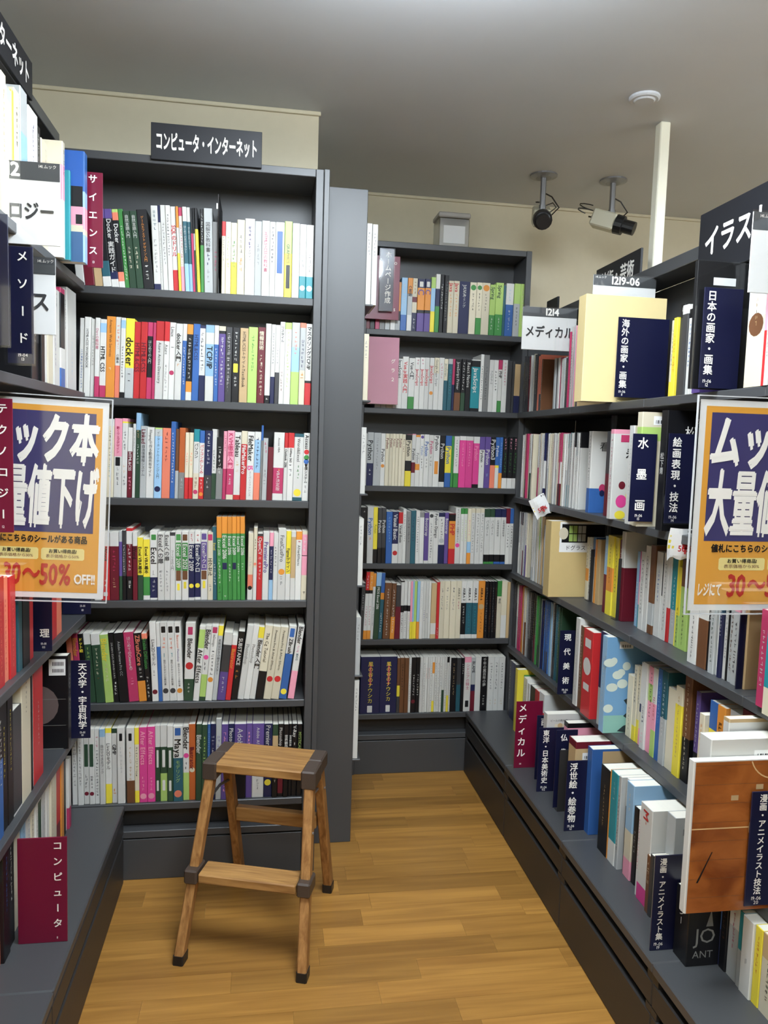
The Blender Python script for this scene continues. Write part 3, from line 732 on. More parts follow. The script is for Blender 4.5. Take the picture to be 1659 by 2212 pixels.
('B3', 1.14, '''
0.3794 0.0103 0.1975 0.005 2.895 w
0.3971 0.0249 0.2023 0.005 2.895 e.58,n Python/k/.15-.55/.8 ~w/.68-.82
0.4235 0.028 0.2011 0.005 2.895 e ~g/.1-.7
0.4462 0.0173 0.1997 0.005 2.895 w Python/k/.3-.55/.75 *o/.62
0.4624 0.0152 0.1994 0.005 2.895 i Python/m/.08-.35/.7
0.4765 0.013 0.1994 0.005 2.895 i Python/m/.08-.35/.7
0.4884 0.0109 0.1998 0.005 2.895 i Python/m/.08-.35/.7
0.5004 0.013 0.1997 0.005 2.895 i Python/m/.08-.35/.7
0.5134 0.0131 0.2002 0.005 2.895 i Python/m/.08-.35/.7
0.5265 0.0131 0.1989 0.005 2.895 i ~m/.08-.35
0.5451 0.024 0.1965 0.005 2.895 k.1,i.4,k.2,y Python/k/.12-.42/.7
0.5647 0.0153 0.2014 0.005 2.895 p.02,w.52,m.2,w Python/k/.28-.52/.75
0.5812 0.0175 0.1976 0.005 2.895 o.04,w.52,o.12,w Python/g/.35-.55/.75
0.5976 0.0154 0.2003 0.005 2.895 w *u/.05 Python/b/.22-.45/.6 ~d/.46-.66
0.6152 0.0198 0.2009 0.005 2.895 w Python/b/.14-.42/.85 ~d/.45-.65
0.6339 0.0176 0.1993 0.005 2.895 w Python/R/.12-.38/.75 ~d/.4-.6
0.6549 0.0243 0.1987 0.005 2.895 w Python/k/.02-.3/.8 ~o/.5-.75/.6
0.6781 0.0221 0.1986 0.005 2.895 k.9,w Python/w/.15-.5/.7
0.7014 0.0244 0.1985 0.005 2.895 b.2,y.52,b Python/b/.22-.55/.9
0.7192 0.0111 0.1978 0.005 2.895 G
0.7348 0.0201 0.197 0.005 2.895 w.72,G ~D/.05-.6
0.7582 0.0268 0.199 0.005 2.895 w.08,h ~p/.12-.6
0.7861 0.0291 0.1986 0.005 2.895 w.08,h ~p/.12-.6
0.813 0.0247 0.1986 0.005 2.895 w.13,h.8,k Python/p/.17-.55/.6
0.8367 0.0225 0.1985 0.005 2.895 u.25,w Python/k/.27-.5/.8 ~k/.55-.6
0.8592 0.0226 0.1992 0.005 2.895 u Python/w/.25-.55/.7 ~l/.7-.8
0.8807 0.0204 0.1986 0.005 2.895 k.55,s Python3/w/.05-.45/.9
0.8988 0.0159 0.1991 0.005 2.895 b.55,y.05,w Python/w/.15-.5/.7
0.9135 0.0136 0.1996 0.005 2.895 b.7,o ~l/.1-.6
0.9306 0.0205 0.2014 0.005 2.895 k.8,w ~G/.3-.7 ~p/.03-.25
0.951 0.0205 0.2021 0.005 2.895 k.8,w ~G/.3-.7 ~p/.03-.25
0.9716 0.0205 0.2027 0.005 2.895 k.8,w ~G/.3-.7 ~p/.03-.25
'''),
('B4', 0.84, '''
0.3818 0.0255 0.2158 -0.005 2.895 k ~w/.05-.1
0.4065 0.0239 0.2184 -0.005 2.895 w Python/b/.2-.5/.85 ~o/.52-.6
0.4271 0.0174 0.2166 -0.005 2.895 y.75,k Python/D/.3-.55/.5
0.4439 0.0161 0.2148 -0.005 2.895 d.72,k Python/w/.22-.48/.8
0.4602 0.0166 0.215 -0.005 2.895 d.72,k Python/w/.22-.48/.8
0.4808 0.0245 0.2003 -0.005 2.895 b ~l/.1-.6
0.5049 0.0237 0.2007 -0.005 2.895 n.62,w Visual_Basic/w/.05-.55/.7 *r/.8
0.5255 0.0176 0.1989 -0.005 2.895 r.22,w Visual_Basic/k/.25-.6/.75
0.5409 0.0132 0.2121 -0.005 2.895 w ~d/.1-.6
0.5563 0.0176 0.2037 -0.005 2.895 g ~d/.1-.6
0.5751 0.0199 0.2062 -0.005 2.895 t ~n/.1-.6
0.5928 0.0155 0.2065 -0.005 2.895 w ~d/.1-.8
0.6096 0.0182 0.2003 -0.005 2.895 g.1,w.9
0.6278 0.0182 0.1984 -0.005 2.895 u.94,w Bootstrap/w/.1-.5/.7
0.6465 0.0191 0.2009 -0.005 2.895 w *d/.07 ~d/.2-.9
0.6661 0.0201 0.1991 -0.005 2.895 w Python_Django/k/.02-.5/.7
0.6885 0.0246 0.1994 -0.005 2.895 n.08,w.55,n ~d/.12-.5 *e/.55
0.7086 0.0157 0.1998 -0.005 2.895 u Bootstrap/w/.1-.5/.7
0.7295 0.026 0.1979 -0.005 2.895 m.02,k.13,o.55,r PHP/r/.2-.5/.8
0.7531 0.0212 0.2201 -0.005 2.895 w モバイルシステム技術テキスト/k/.02-.62/.65 *h/.67
0.7704 0.0135 0.2182 -0.005 2.895 G.1,w ~v/.2-.6
0.7839 0.0135 0.2185 -0.005 2.895 G.1,w ~v/.2-.6
0.7986 0.0158 0.2179 -0.005 2.895 i.6,l.2,o ~p/.2-.5
0.8145 0.0159 0.219 -0.005 2.895 i.08,w ~g/.1-.8
0.8326 0.0204 0.2193 -0.005 2.895 i.08,w ~g/.1-.8
0.8514 0.0173 0.2196 -0.005 2.895 i.08,w ~g/.1-.8
0.8715 0.0228 0.2178 -0.005 2.895 D.15,w.68,k.13,G パスポート/d/.2-.5/.65
0.8925 0.0192 0.2182 -0.005 2.895 D.15,w.68,k.13,G パスポート/d/.2-.5/.65
0.9146 0.0252 0.2185 -0.005 2.895 n.15,w.68,k.13,b 応用情報技術者/d/.2-.5/.65
0.9375 0.0206 0.2189 -0.005 2.895 n.15,w.68,k.13,b 応用情報技術者/d/.2-.5/.65
0.9559 0.0161 0.2215 -0.005 2.895 m.27,w ~k/.3-.7
0.972 0.0161 0.2217 -0.005 2.895 b.27,w ~k/.3-.7
'''),
('B5', 0.541, '''
0.3813 0.0153 0.2208 0.03 2.895 d ~e/.2-.5
0.3962 0.0144 0.2644 0.03 2.895 r.27,k.05,w.55,o ~w/.05-.25 ~R/.5-.8
0.4106 0.0145 0.2645 0.03 2.895 o.27,k.05,w.55,o ~w/.05-.25 ~R/.5-.8
0.4234 0.011 0.258 0.03 2.895 o.2,w ~d/.5-.8
0.4389 0.0202 0.2624 0.03 2.895 l.2,D MOS_Excel_2016/w/.22-.55/.75
0.4567 0.0154 0.2603 0.03 2.895 b.3,o.1,t ~w/.6-.9
0.481 0.0278 0.221 0.02 2.895 q ~w/.1-.95
0.5037 0.0177 0.2201 0.02 2.895 q.6,o ~w/.1-.9
0.5237 0.0222 0.2123 0.02 2.895 d.4,m
0.5414 0.0133 0.2299 0 2.895 k.02,w.4,k.12,w ~k/.55-.9
0.5547 0.0133 0.229 0 2.895 w.42,k.1,w ~g/.55-.9
0.5672 0.0116 0.229 0 2.895 w.42,k.1,w ~a/.55-.9
0.5772 0.0085 0.2282 0 2.895 p.7,y
0.5848 0.0067 0.2282 0 2.895 l.7,y
0.5937 0.0112 0.2282 0 2.895 v.7,y
0.6049 0.0112 0.2283 0 2.895 l.7,o
0.6172 0.0134 0.2292 0 2.895 w ~e/.1-.5
0.6295 0.0112 0.2292 0 2.895 w ~u/.5-.7
0.6407 0.0112 0.2292 0 2.895 w ~n/.55-.65
0.651 0.0094 0.2284 0 2.895 w
0.6668 0.022 0.2213 0 2.895 a.72,w.2,a
0.6836 0.0117 0.2258 0 2.895 r ~w/.8-.95
0.6994 0.0199 0.2294 0 2.895 i ~n/.1-.2 ~g/.25-.5
0.7207 0.0226 0.2294 0 2.895 i ~n/.1-.2 ~g/.25-.5
0.7444 0.0249 0.2295 0 2.895 i ~n/.1-.2 ~g/.25-.5
0.7671 0.0205 0.2304 0 2.895 i AKIRA_2/k/.12-.32/.65 ~R/.35-.5
0.7876 0.0205 0.2305 0 2.895 w.38,k.55,w AKIRA_3/k/.12-.34/.7 ~w/.42-.75
0.8104 0.0251 0.2306 0 2.895 w.38,t.55,w AKIRA_4/k/.12-.34/.7 ~c/.42-.9
0.8346 0.0233 0.2306 0 2.895 w.38,t.55,w AKIRA_5/k/.12-.34/.7 ~c/.42-.9
0.8601 0.0275 0.2307 0 2.895 o AKIRA_6/k/.12-.34/.7 *a/.45 ~q/.55-.9
0.8816 0.0156 0.2285 0 2.895 k ~g/.1-.9
0.8954 0.012 0.2286 0 2.895 k ~q/.1-.9
0.907 0.0111 0.2286 0 2.895 k ~g/.1-.9
0.9183 0.0115 0.2286 0 2.895 k ~q/.1-.9
0.9333 0.0185 0.2309 0 2.895 G.27,i 漫画/d/.3-.4/.6
0.9541 0.0232 0.2309 0 2.895 i.6,w
0.9726 0.0139 0.2265 0 2.895 a
'''),
('B6', 0.243, '''
0.4236 0.0783 0.2273 0 2.895 n 風の谷のナウシカ/y/.08-.82/.3 ~R/.1-.5/.1 ~w/.86-.98/.25
0.4963 0.0672 0.2263 0 2.895 n 風の谷のナウシカ/y/.08-.82/.3 ~R/.1-.5/.1 ~w/.86-.98/.25
0.536 0.0123 0.2209 0 2.895 q.5,y.2,d
0.5508 0.0173 0.2217 0 2.895 q ~k/.1-.6
0.5681 0.0173 0.2215 0 2.895 q
0.5817 0.0099 0.2228 0 2.895 w ~g/.1-.8
0.5965 0.0198 0.2226 0 2.895 k ~w/.3-.7 *m/.8
0.6139 0.0149 0.2223 0 2.895 k ~w/.3-.7
0.6275 0.0124 0.2222 0 2.895 w ~e/.1-.8
0.6385 0.0095 0.2245 0 2.895 w ~g/.1-.9
0.6479 0.0095 0.2244 0 2.895 w ~r/.2-.4
0.6574 0.0095 0.2242 0 2.895 w ~r/.2-.4
0.6669 0.0095 0.2241 0 2.895 w ~g/.1-.9
0.6766 0.01 0.224 0 2.895 w.1,o.2,w.5,y
0.6866 0.01 0.2239 0 2.895 w ~g/.1-.9
0.6964 0.0095 0.2237 0 2.895 w ~g/.1-.9
0.7059 0.0095 0.2236 0 2.895 w ~g/.1-.9
0.7156 0.01 0.2235 0 2.895 w.6,D
0.7257 0.01 0.2234 0 2.895 w ~g/.1-.9
0.7352 0.009 0.2232 0 2.895 k.1,w.6,y
0.743 0.0065 0.2231 0 2.895 w ~g/.1-.9
0.7589 0.0252 0.2189 0 2.895 k ~a/.1-.7
0.7803 0.0177 0.2177 0 2.895 d.5,t.5
0.7954 0.0126 0.2185 0 2.895 k ~w/.1-.3
0.8157 0.0279 0.2222 0 2.895 p.1,w シドニアの騎士/R/.12-.6/.6 ~k/.8-.92/.5
0.8385 0.0178 0.2194 0 2.895 e.5,n.12,m BLAME/d/.05-.4/.7
0.8591 0.0234 0.2216 0 2.895 w
0.8848 0.0281 0.2213 0 2.895 k 千年の翼百年の夢/w/.02-.55/.6 ~w/.7-.9
0.9113 0.0251 0.2209 0 2.895 w ~d/.1-.6 ~a/.78-.9
0.9341 0.0205 0.2206 0 2.895 w ~d/.1-.6 ~a/.78-.9
0.9575 0.0262 0.2203 0 2.895 w ~d/.1-.6 ~a/.78-.9
'''),
('R1', 1.437, '''
2.9123 0.0124 0.21562 0 0.985 e ~d/.1-.5
2.8999 0.0124 0.215756 0 0.985 e ~k/.1-.5
2.8875 0.0124 0.21211 0 0.985 e.3,w ~R/.1-.6
2.8754 0.0117 0.214506 0 0.985 d ~y/.1-.6
2.8637 0.0117 0.215244 0 0.985 d.7,d ~i/.1-.8
2.8519 0.0117 0.211188 0 0.985 e ~t/.1-.4
2.8402 0.0117 0.210673 0 0.985 d.7,d ~i/.1-.7
2.8282 0.0123 0.208986 0 0.985 m ~w/.1-.4
2.8158 0.0123 0.21032 0 0.985 m.7,d ~e/.1-.4
2.8045 0.0104 0.211655 0 0.985 w ~R/.1-.6
2.7941 0.0104 0.20884 0 0.985 e ~R/.1-.5
2.7843 0.0091 0.207476 0 0.985 i ~t/.1-.4
2.7752 0.0091 0.21157 0 0.985 i ~d/.1-.4
2.7661 0.0091 0.212133 0 0.985 i.3,w ~k/.1-.6
2.757 0.0089 0.208803 0 0.985 d ~e/.1-.7
2.7481 0.0089 0.207072 0 0.985 d ~i/.1-.7
2.7392 0.0089 0.209019 0 0.985 d ~e/.1-.7
2.7287 0.012 0.200179 0 0.985 s ~w/.1-.6
2.7167 0.012 0.201094 0 0.985 e ~g/.1-.5
2.7047 0.012 0.20306 0 0.985 s.7,d ~e/.1-.4
2.6938 0.0097 0.185062 0 0.985 q ~e/.1-.7
2.6842 0.0097 0.184917 0 0.985 q ~w/.1-.8
2.5615 0.0147 0.1753 0 0.985 e
2.5469 0.0145 0.1738 0 0.985 d
2.5311 0.0172 0.1748 0 0.985 w
2.514 0.017 0.173 0 0.985 R
2.5006 0.0097 0.166995 0 0.985 w ~g/.1-.5
2.4908 0.0097 0.167519 0 0.985 w.3,w ~t/.1-.5
2.4811 0.0097 0.168284 0 0.985 e ~t/.1-.4
2.4715 0.0097 0.170891 0 0.985 e.3,w ~t/.1-.6
2.4619 0.0095 0.165708 0 0.985 d ~y/.1-.8
2.4524 0.0095 0.168089 0 0.985 d ~e/.1-.4
2.4184 0.0092 0.245151 0 0.975 R ~e/.1-.7
2.4092 0.0092 0.244265 0 0.975 R ~e/.1-.7
2.3967 0.0157 0.2598 0 0.975 w ~k/.1-.8
2.3846 0.0086 0.256897 0 0.975 p ~w/.1-.6
2.376 0.0086 0.259691 0 0.975 e ~k/.1-.5
2.3674 0.0086 0.257985 0 0.975 p ~w/.1-.5
2.3578 0.0109 0.254752 0 0.975 a ~e/.1-.6
2.3469 0.0109 0.256918 0 0.975 d ~e/.1-.7
2.336 0.0109 0.258775 0 0.975 a ~w/.1-.8
'''),
('R1b', 1.437, '''
1.7908 0.018 0.188 0 0.985 i.8,y ~g/.1-.6
1.7729 0.0177 0.191 0 0.985 y ~o/.2-.7
1.7544 0.0195 0.2206 0 0.985 k.15,d ~w/.02-.1
1.7316 0.0261 0.2147 0 0.985 w.1,d
1.7089 0.0193 0.2127 0 0.985 w.05,k.1,w ~b/.2-.7
1.6959 0.0068 0.2475 0 0.985 w
1.6338 0.0323 0.2536 0 0.96 b.5,u ~w/.1-.4
'''),
('R2', 1.11, '''
2.8584 0.0111 0.240647 0 0.985 w ~g/.1-.6
2.8473 0.0111 0.241505 0 0.985 w.8,w ~t/.1-.4
2.8362 0.0111 0.244901 0 0.985 i ~d/.1-.4
2.8257 0.0099 0.24092 0 0.985 R.2,w ~e/.1-.7
2.8158 0.0099 0.244766 0 0.985 R.7,d ~e/.1-.4
2.8059 0.0099 0.244986 0 0.985 R ~i/.1-.5
2.7963 0.0093 0.241993 0 0.985 i ~g/.1-.4
2.787 0.0093 0.243404 0 0.985 w ~d/.1-.6
2.7777 0.0093 0.241816 0 0.985 e ~t/.1-.4
2.7672 0.0118 0.243535 0 0.985 w.6,D ~d/.1-.5
2.7554 0.0118 0.240572 0 0.985 e ~d/.1-.7
2.7436 0.0118 0.243147 0 0.985 i ~R/.1-.4
2.6875 0.0103 0.241499 0 0.985 w.5,R ~g/.1-.8
2.6772 0.0103 0.244224 0 0.985 w ~R/.1-.7
2.6669 0.0103 0.245664 0 0.985 i ~t/.1-.6
2.6563 0.0109 0.242453 0 0.985 w ~R/.1-.8
2.6454 0.0109 0.240885 0 0.985 w ~d/.1-.5
2.6345 0.0109 0.244551 0 0.985 k.2,w ~w/.1-.8
2.6241 0.0099 0.245833 0 0.985 n.4,w.4,n ~i/.1-.5
2.6142 0.0099 0.243749 0 0.985 n.4,w.4,n ~e/.1-.4
2.6043 0.0099 0.244124 0 0.985 n.7,d ~i/.1-.4
2.595 0.0089 0.245171 0 0.985 w ~g/.1-.5
2.5861 0.0089 0.24312 0 0.985 w.5,e ~t/.1-.5
2.5772 0.0089 0.241827 0 0.985 i ~d/.1-.8
2.5669 0.0118 0.244241 0 0.985 i ~t/.1-.4
2.5551 0.0118 0.241058 0 0.985 i ~R/.1-.8
2.5445 0.0093 0.245076 0 0.985 w ~d/.1-.4
2.5352 0.0093 0.244403 0 0.985 w.8,w ~t/.1-.6
2.5259 0.0093 0.241277 0 0.985 w ~R/.1-.5
2.5163 0.0099 0.241428 0 0.985 w ~g/.1-.6
2.5064 0.0099 0.243052 0 0.985 w.5,e ~R/.1-.4
2.4965 0.0099 0.245671 0 0.985 i ~g/.1-.5
2.4871 0.0089 0.242443 0 0.985 R.4,w.3,m ~i/.1-.7
2.4782 0.0089 0.24535 0 0.985 R.7,d ~y/.1-.7
2.4693 0.0089 0.245691 0 0.985 R.4,w.3,m ~w/.1-.6
2.4594 0.0109 0.242703 0 0.985 w ~t/.1-.7
2.4485 0.0109 0.241002 0 0.985 i ~R/.1-.6
2.4377 0.0109 0.241107 0 0.985 w ~d/.1-.6
2.4268 0.0109 0.242871 0 0.985 w.5,e ~R/.1-.8
2.4161 0.0105 0.242206 0 0.985 c.2,w.5,c ~i/.1-.5
2.4056 0.0105 0.241253 0 0.985 e ~g/.1-.5
2.3951 0.0105 0.245341 0 0.985 c.2,w.5,c ~e/.1-.5
2.3836 0.0124 0.244095 0 0.985 w ~d/.1-.7
2.3712 0.0124 0.244929 0 0.985 w ~g/.1-.5
2.3606 0.0088 0.241845 0 0.985 e ~R/.1-.6
2.3518 0.0088 0.247344 0 0.985 k.2,w ~i/.1-.6
2.343 0.0088 0.244421 0 0.985 e.3,w ~k/.1-.8
2.3334 0.0105 0.242871 0 0.985 w ~d/.1-.6
2.3229 0.0105 0.241706 0 0.985 w.8,w ~d/.1-.5
2.3124 0.0105 0.245611 0 0.985 k.2,w ~w/.1-.4
'''),
('R2b', 1.11, '''
2.2172 0.0247 0.2478 0 0.975 w.7,b ~d/.05-.6
2.1091 0.0223 0.2469 0 0.985 d.5,m
2.0215 0.0235 0.2501 0 0.955 p.05,w ~R/.1-.8
1.8837 0.0265 0.2574 0 0.94 w ~e/.1-.8
1.8602 0.0205 0.2569 0 0.94 i ~w/.1-.8
'''),
('R3', 0.812, '''
2.856 0.0085 0.241171 0 0.985 e.5,w ~k/.1-.5
2.8475 0.0085 0.240217 0 0.985 e ~g/.1-.5
2.839 0.0085 0.241133 0 0.985 k.2,w ~i/.1-.4
2.8285 0.0125 0.24142 0 0.985 w ~R/.1-.6
2.816 0.0125 0.241135 0 0.985 k.2,w ~e/.1-.7
2.8047 0.01 0.241127 0 0.985 w.6,m ~k/.1-.8
2.7947 0.01 0.242951 0 0.985 e ~R/.1-.4
2.7847 0.01 0.243569 0 0.985 w.3,w ~d/.1-.8
2.7748 0.0098 0.241264 0 0.985 w.5,u ~R/.1-.5
2.765 0.0098 0.243248 0 0.985 i ~d/.1-.8
2.7552 0.0098 0.242611 0 0.985 i ~R/.1-.7
2.7121 0.0109 0.246365 0 0.985 e ~R/.1-.7
2.7011 0.0109 0.245334 0 0.985 w.8,e ~d/.1-.7
2.6911 0.0093 0.243394 0 0.985 w ~t/.1-.8
2.6818 0.0093 0.244051 0 0.985 w.3,w ~k/.1-.5
2.6725 0.0093 0.247635 0 0.985 e ~t/.1-.4
2.6635 0.0087 0.246626 0 0.985 i ~k/.1-.4
2.6548 0.0087 0.247751 0 0.985 w.8,i ~d/.1-.5
2.6461 0.0087 0.245853 0 0.985 i.3,w ~d/.1-.8
2.6357 0.0122 0.245298 0 0.985 v.5,a ~d/.1-.5
2.6235 0.0122 0.248083 0 0.985 w ~t/.1-.4
2.6115 0.012 0.245253 0 0.985 a ~e/.1-.8
2.5995 0.012 0.246935 0 0.985 a ~e/.1-.8
2.5884 0.01 0.215523 0 0.985 m ~y/.1-.7
2.5784 0.01 0.218418 0 0.985 e ~k/.1-.6
2.5684 0.01 0.216342 0 0.985 m ~w/.1-.8
2.5584 0.01 0.216955 0 0.985 e ~g/.1-.4
2.5484 0.01 0.21622 0 0.985 d ~w/.1-.6
'''),
('R3b', 0.812, '''
2.3543 0.0197 0.2046 0 1.05 i.5,o.2,i ~k/.1-.5
2.3342 0.0203 0.207 0 1.05 w ~d/.1-.9
2.3118 0.0245 0.2098 0 1.05 b.3,w
2.2929 0.0134 0.2046 0 1.05 o
2.273 0.0264 0.2071 0 1.05 a ~o/.1-.3
2.1568 0.023 0.232 0 1.02 l.5,m.5 ~w/.1-.4
2.1254 0.0399 0.2375 0 1.02 y.4,o.3,y ~q/.1-.6
2.0923 0.0264 0.2363 0 1.02 y ~d/.1-.7
2.0684 0.0213 0.2325 0 1.02 m ~w/.1-.7
2.0466 0.0224 0.2588 0 1.02 w.4,m
1.9815 0.0188 0.2108 0 1.03 l ~w/.4-.9
1.9649 0.0144 0.2131 0 1.03 h.4,p.3,c
1.9449 0.0256 0.2159 0 1.03 w ~d/.1-.8
1.9202 0.0237 0.2353 0 1.03 w ~k/.1-.5
1.8949 0.027 0.2403 0 1.03 q.65,e.25,q
1.8658 0.0312 0.227 0 1.03 w ~b/.2-.6
1.8468 0.0067 0.2266 0 1.03 d.5,w
1.8304 0.026 0.229 0 1.03 w ~g/.1-.9
1.8097 0.0154 0.2228 0 1.03 w.6,r
1.7881 0.0278 0.223 0 1.03 c.6,e ~w/.2-.8
1.7703 0.008 0.2197 0 1.03 y
1.7584 0.0157 0.2039 0 1.03 y.6,v ~k/.5-.95
1.732 0.0372 0.2256 0 1.03 q.3,v ~k/.5-.95
'''),
('R3c', 0.812, '''
1.6203 0.0361 0.225 0 0.99 w ~d/.5-.95
1.5832 0.038 0.225 0 0.99 w.5,q
1.5578 0.0128 0.225 0 0.99 k ~w/.1-.5
1.5405 0.0216 0.225 0 0.99 e ~D/.2-.9
1.523 0.0135 0.225 0 0.99 w ~l/.1-.5
1.5102 0.0122 0.225 0 0.99 n ~w/.1-.6
1.4966 0.015 0.225 0 0.99 w ~g/.1-.8
1.4871 0.004 0.225 0 0.99 k
1.4765 0.0172 0.225 0 0.99 p.3,e ~q/.3-.9
1.4586 0.0186 0.225 0 0.99 p.3,e ~d/.4-.9
1.4437 0.0112 0.225 0 0.99 w.7,y
1.4315 0.0131 0.225 0 0.99 a ~D/.1-.5
'''),
('R3d', 0.812, '''
1.3241 0.0239 0.1914 0 0.955 R ~w/.2-.8
1.2704 0.0404 0.2086 0 0.94 c.75,i ~t/.1-.6
1.2363 0.0279 0.2157 0 0.94 i ~g/.1-.8
'''),
('R4', 0.515, '''
2.8827 0.0098 0.252002 0 0.985 d ~w/.1-.4
2.8729 0.0098 0.255072 0 0.985 e ~k/.1-.5
2.8631 0.0098 0.254227 0 0.985 d.7,d ~i/.1-.4
2.8526 0.011 0.253465 0 0.985 e.3,k ~R/.1-.5
2.8416 0.011 0.254469 0 0.985 w.5,e ~d/.1-.4
2.8306 0.011 0.253561 0 0.985 w.5,e ~k/.1-.7
2.8203 0.0094 0.254133 0 0.985 R ~i/.1-.7
2.8109 0.0094 0.252933 0 0.985 R ~i/.1-.8
2.8015 0.0094 0.257266 0 0.985 R ~e/.1-.8
2.7909 0.0118 0.252154 0 0.985 o ~e/.1-.4
2.7791 0.0118 0.258056 0 0.985 o ~w/.1-.5
2.768 0.0104 0.255403 0 0.985 i.5,q ~k/.1-.5
2.7576 0.0104 0.25752 0 0.985 w.8,i ~t/.1-.4
2.7472 0.0104 0.253129 0 0.985 i.5,q ~R/.1-.6
2.7362 0.0114 0.254591 0 0.985 D ~y/.1-.4
2.7248 0.0114 0.255376 0 0.985 e ~t/.1-.8
2.7141 0.0101 0.251951 0 0.985 g ~e/.1-.7
2.704 0.0101 0.255269 0 0.985 d ~w/.1-.8
2.6939 0.0101 0.251864 0 0.985 g.7,d ~i/.1-.6
2.6832 0.0116 0.251644 0 0.985 k ~e/.1-.7
2.6716 0.0116 0.255388 0 0.985 k ~w/.1-.7
2.66 0.0116 0.256869 0 0.985 k.7,d ~w/.1-.8
2.6494 0.0096 0.255217 0 0.985 k.6,m ~y/.1-.6
2.6398 0.0096 0.255964 0 0.985 k ~y/.1-.4
2.6302 0.0096 0.253381 0 0.985 e ~t/.1-.5
2.6192 0.0123 0.25367 0 0.985 G ~e/.1-.7
2.6068 0.0123 0.251308 0 0.985 G.7,d ~e/.1-.4
2.596 0.0093 0.252891 0 0.985 D ~y/.1-.7
2.5867 0.0093 0.250693 0 0.985 D ~i/.1-.4
2.5774 0.0093 0.249863 0 0.985 e ~d/.1-.6
2.5677 0.0101 0.247431 0 0.985 n ~e/.1-.4
2.5576 0.0101 0.24834 0 0.985 n.7,d ~y/.1-.4
2.5481 0.009 0.252836 0 0.985 b ~y/.1-.7
2.5391 0.009 0.25256 0 0.985 b ~i/.1-.5
2.5301 0.009 0.250067 0 0.985 b.7,d ~y/.1-.4
2.5214 0.0084 0.253894 0 0.985 b ~w/.1-.6
2.513 0.0084 0.255274 0 0.985 b.7,d ~w/.1-.7
2.5046 0.0084 0.255648 0 0.985 b ~w/.1-.8
2.4942 0.0124 0.256482 0 0.985 l ~y/.1-.4
2.4818 0.0124 0.255007 0 0.985 l ~y/.1-.7
2.4667 0.0178 0.2602 0 0.985 e
2.4532 0.0093 0.257021 0 0.985 k ~i/.1-.7
2.4439 0.0093 0.258356 0 0.985 k.7,d ~e/.1-.5
2.4339 0.0108 0.260061 0 0.985 t ~e/.1-.6
2.4231 0.0108 0.256678 0 0.985 t ~i/.1-.5
2.4132 0.0088 0.256986 0 0.985 D ~y/.1-.4
2.4044 0.0088 0.257714 0 0.985 D ~y/.1-.8
2.3956 0.0088 0.258767 0 0.985 D ~e/.1-.4
'''),
('R4b', 0.515, '''
2.186 0.0293 0.272 0 0.955 w ~e/.1-.9
2.1602 0.0224 0.2536 0 0.955 q ~i/.1-.8
2.0926 0.0657 0.2574 0 0.945 r ~w/.1-.2/.6 *w/.42 ~w/.62-.7/.6
2.0577 0.004 0.2421 0 0.97 k.3,o.3,k ~i/.1-.8
2.0537 0.004 0.2434 0 0.97 e ~g/.1-.9
2.0059 0.0486 0.272 0 0.955 n.6,e ~w/.5-.8
'''),
('R4c', 0.515, '''
1.9248 0.0321 0.1736 0 1 i ~q/.5-.9
1.8985 0.0205 0.2082 0 1 i.8,y ~k/.05-.5
1.8809 0.0148 0.2132 0 1 i.7,y ~k/.05-.5
1.8637 0.0198 0.2259 0 1 w.5,n.1,i.2,p
1.8415 0.0245 0.2321 0 1 w ~n/.5-.7 ~p/.8-.95
1.8154 0.0277 0.2287 0 1 p.2,v.2,p ~k/.05-.6
1.7899 0.0233 0.233 0 1 w.4,p.3,v ~r/.3-.6
1.7668 0.0228 0.2381 0 1 b ~l/.1-.6
1.7417 0.0275 0.2394 0 1 t.5,e ~w/.1-.7
1.7081 0.0396 0.2059 0 1 i
1.6728 0.0311 0.2226 0 1 i.2,y ~a/.1-.8
1.6415 0.0316 0.2685 0 1 q.6,k ~i/.1-.9
'''),
('R4d', 0.515, '''
1.5859 0.0172 0.2389 0 0.99 u.6,k ~e/.1-.6
1.5165 0.0203 0.2124 0 0.96 i ~o/.1-.9
1.49 0.0327 0.2483 0 0.97 b.25,y.5,b ~r/.3-.7
1.4591 0.029 0.2491 0 0.97 o ILLUSTRATION/k/.1-.8/.4
1.4253 0.0385 0.2492 0 0.98 e ~k/.7-.8
1.3875 0.037 0.2646 0 0.98 m ~k/.1-.6
'''),
('R5', 0.25, '''
2.8188 0.0311 0.2209 0 0.96 d ~e/.1-.7
2.7843 0.038 0.2234 0 0.96 n
2.7578 0.0149 0.2237 0 0.96 d
2.6619 0.0258 0.2351 0 0.935 y ~w/.1-.8
2.647 0.004 0.2145 0 0.955 D ~w/.1-.5
2.643 0.004 0.2174 0 0.955 G.1,w
2.6212 0.0398 0.213 0 0.955 w ~g/.1-.7
2.5912 0.0201 0.2022 0 0.955 w
2.552 0.0585 0.2013 0 0.955 k
2.5039 0.0377 0.2054 0 0.955 r.5,w
2.4607 0.0487 0.2106 0 0.955 w.3,r
'''),
('R5b', 0.25, '''
1.8089 0.0522 0.2302 0 0.885 k ~a/.2-.7
1.7808 0.004 0.2372 0 0.89 o
1.7599 0.0378 0.2377 0 0.89 c.75,w ~w/.1-.3
1.7335 0.0152 0.24 0 0.89 e ~d/.2-.8
1.7184 0.0149 0.24 0 0.9 w.3,k
1.6928 0.0364 0.24 0 0.9 l.5,i.3,p ~i/.1-.3
1.6642 0.0207 0.193 0 0.9 k ~e/.3-.6
1.6182 0.0118 0.2091 0 0.885 w ~R/.1-.7
1.5851 0.0545 0.2353 0 0.885 w.83,h M/r/.05-.15/.8 ~r/.16-.2
'''),
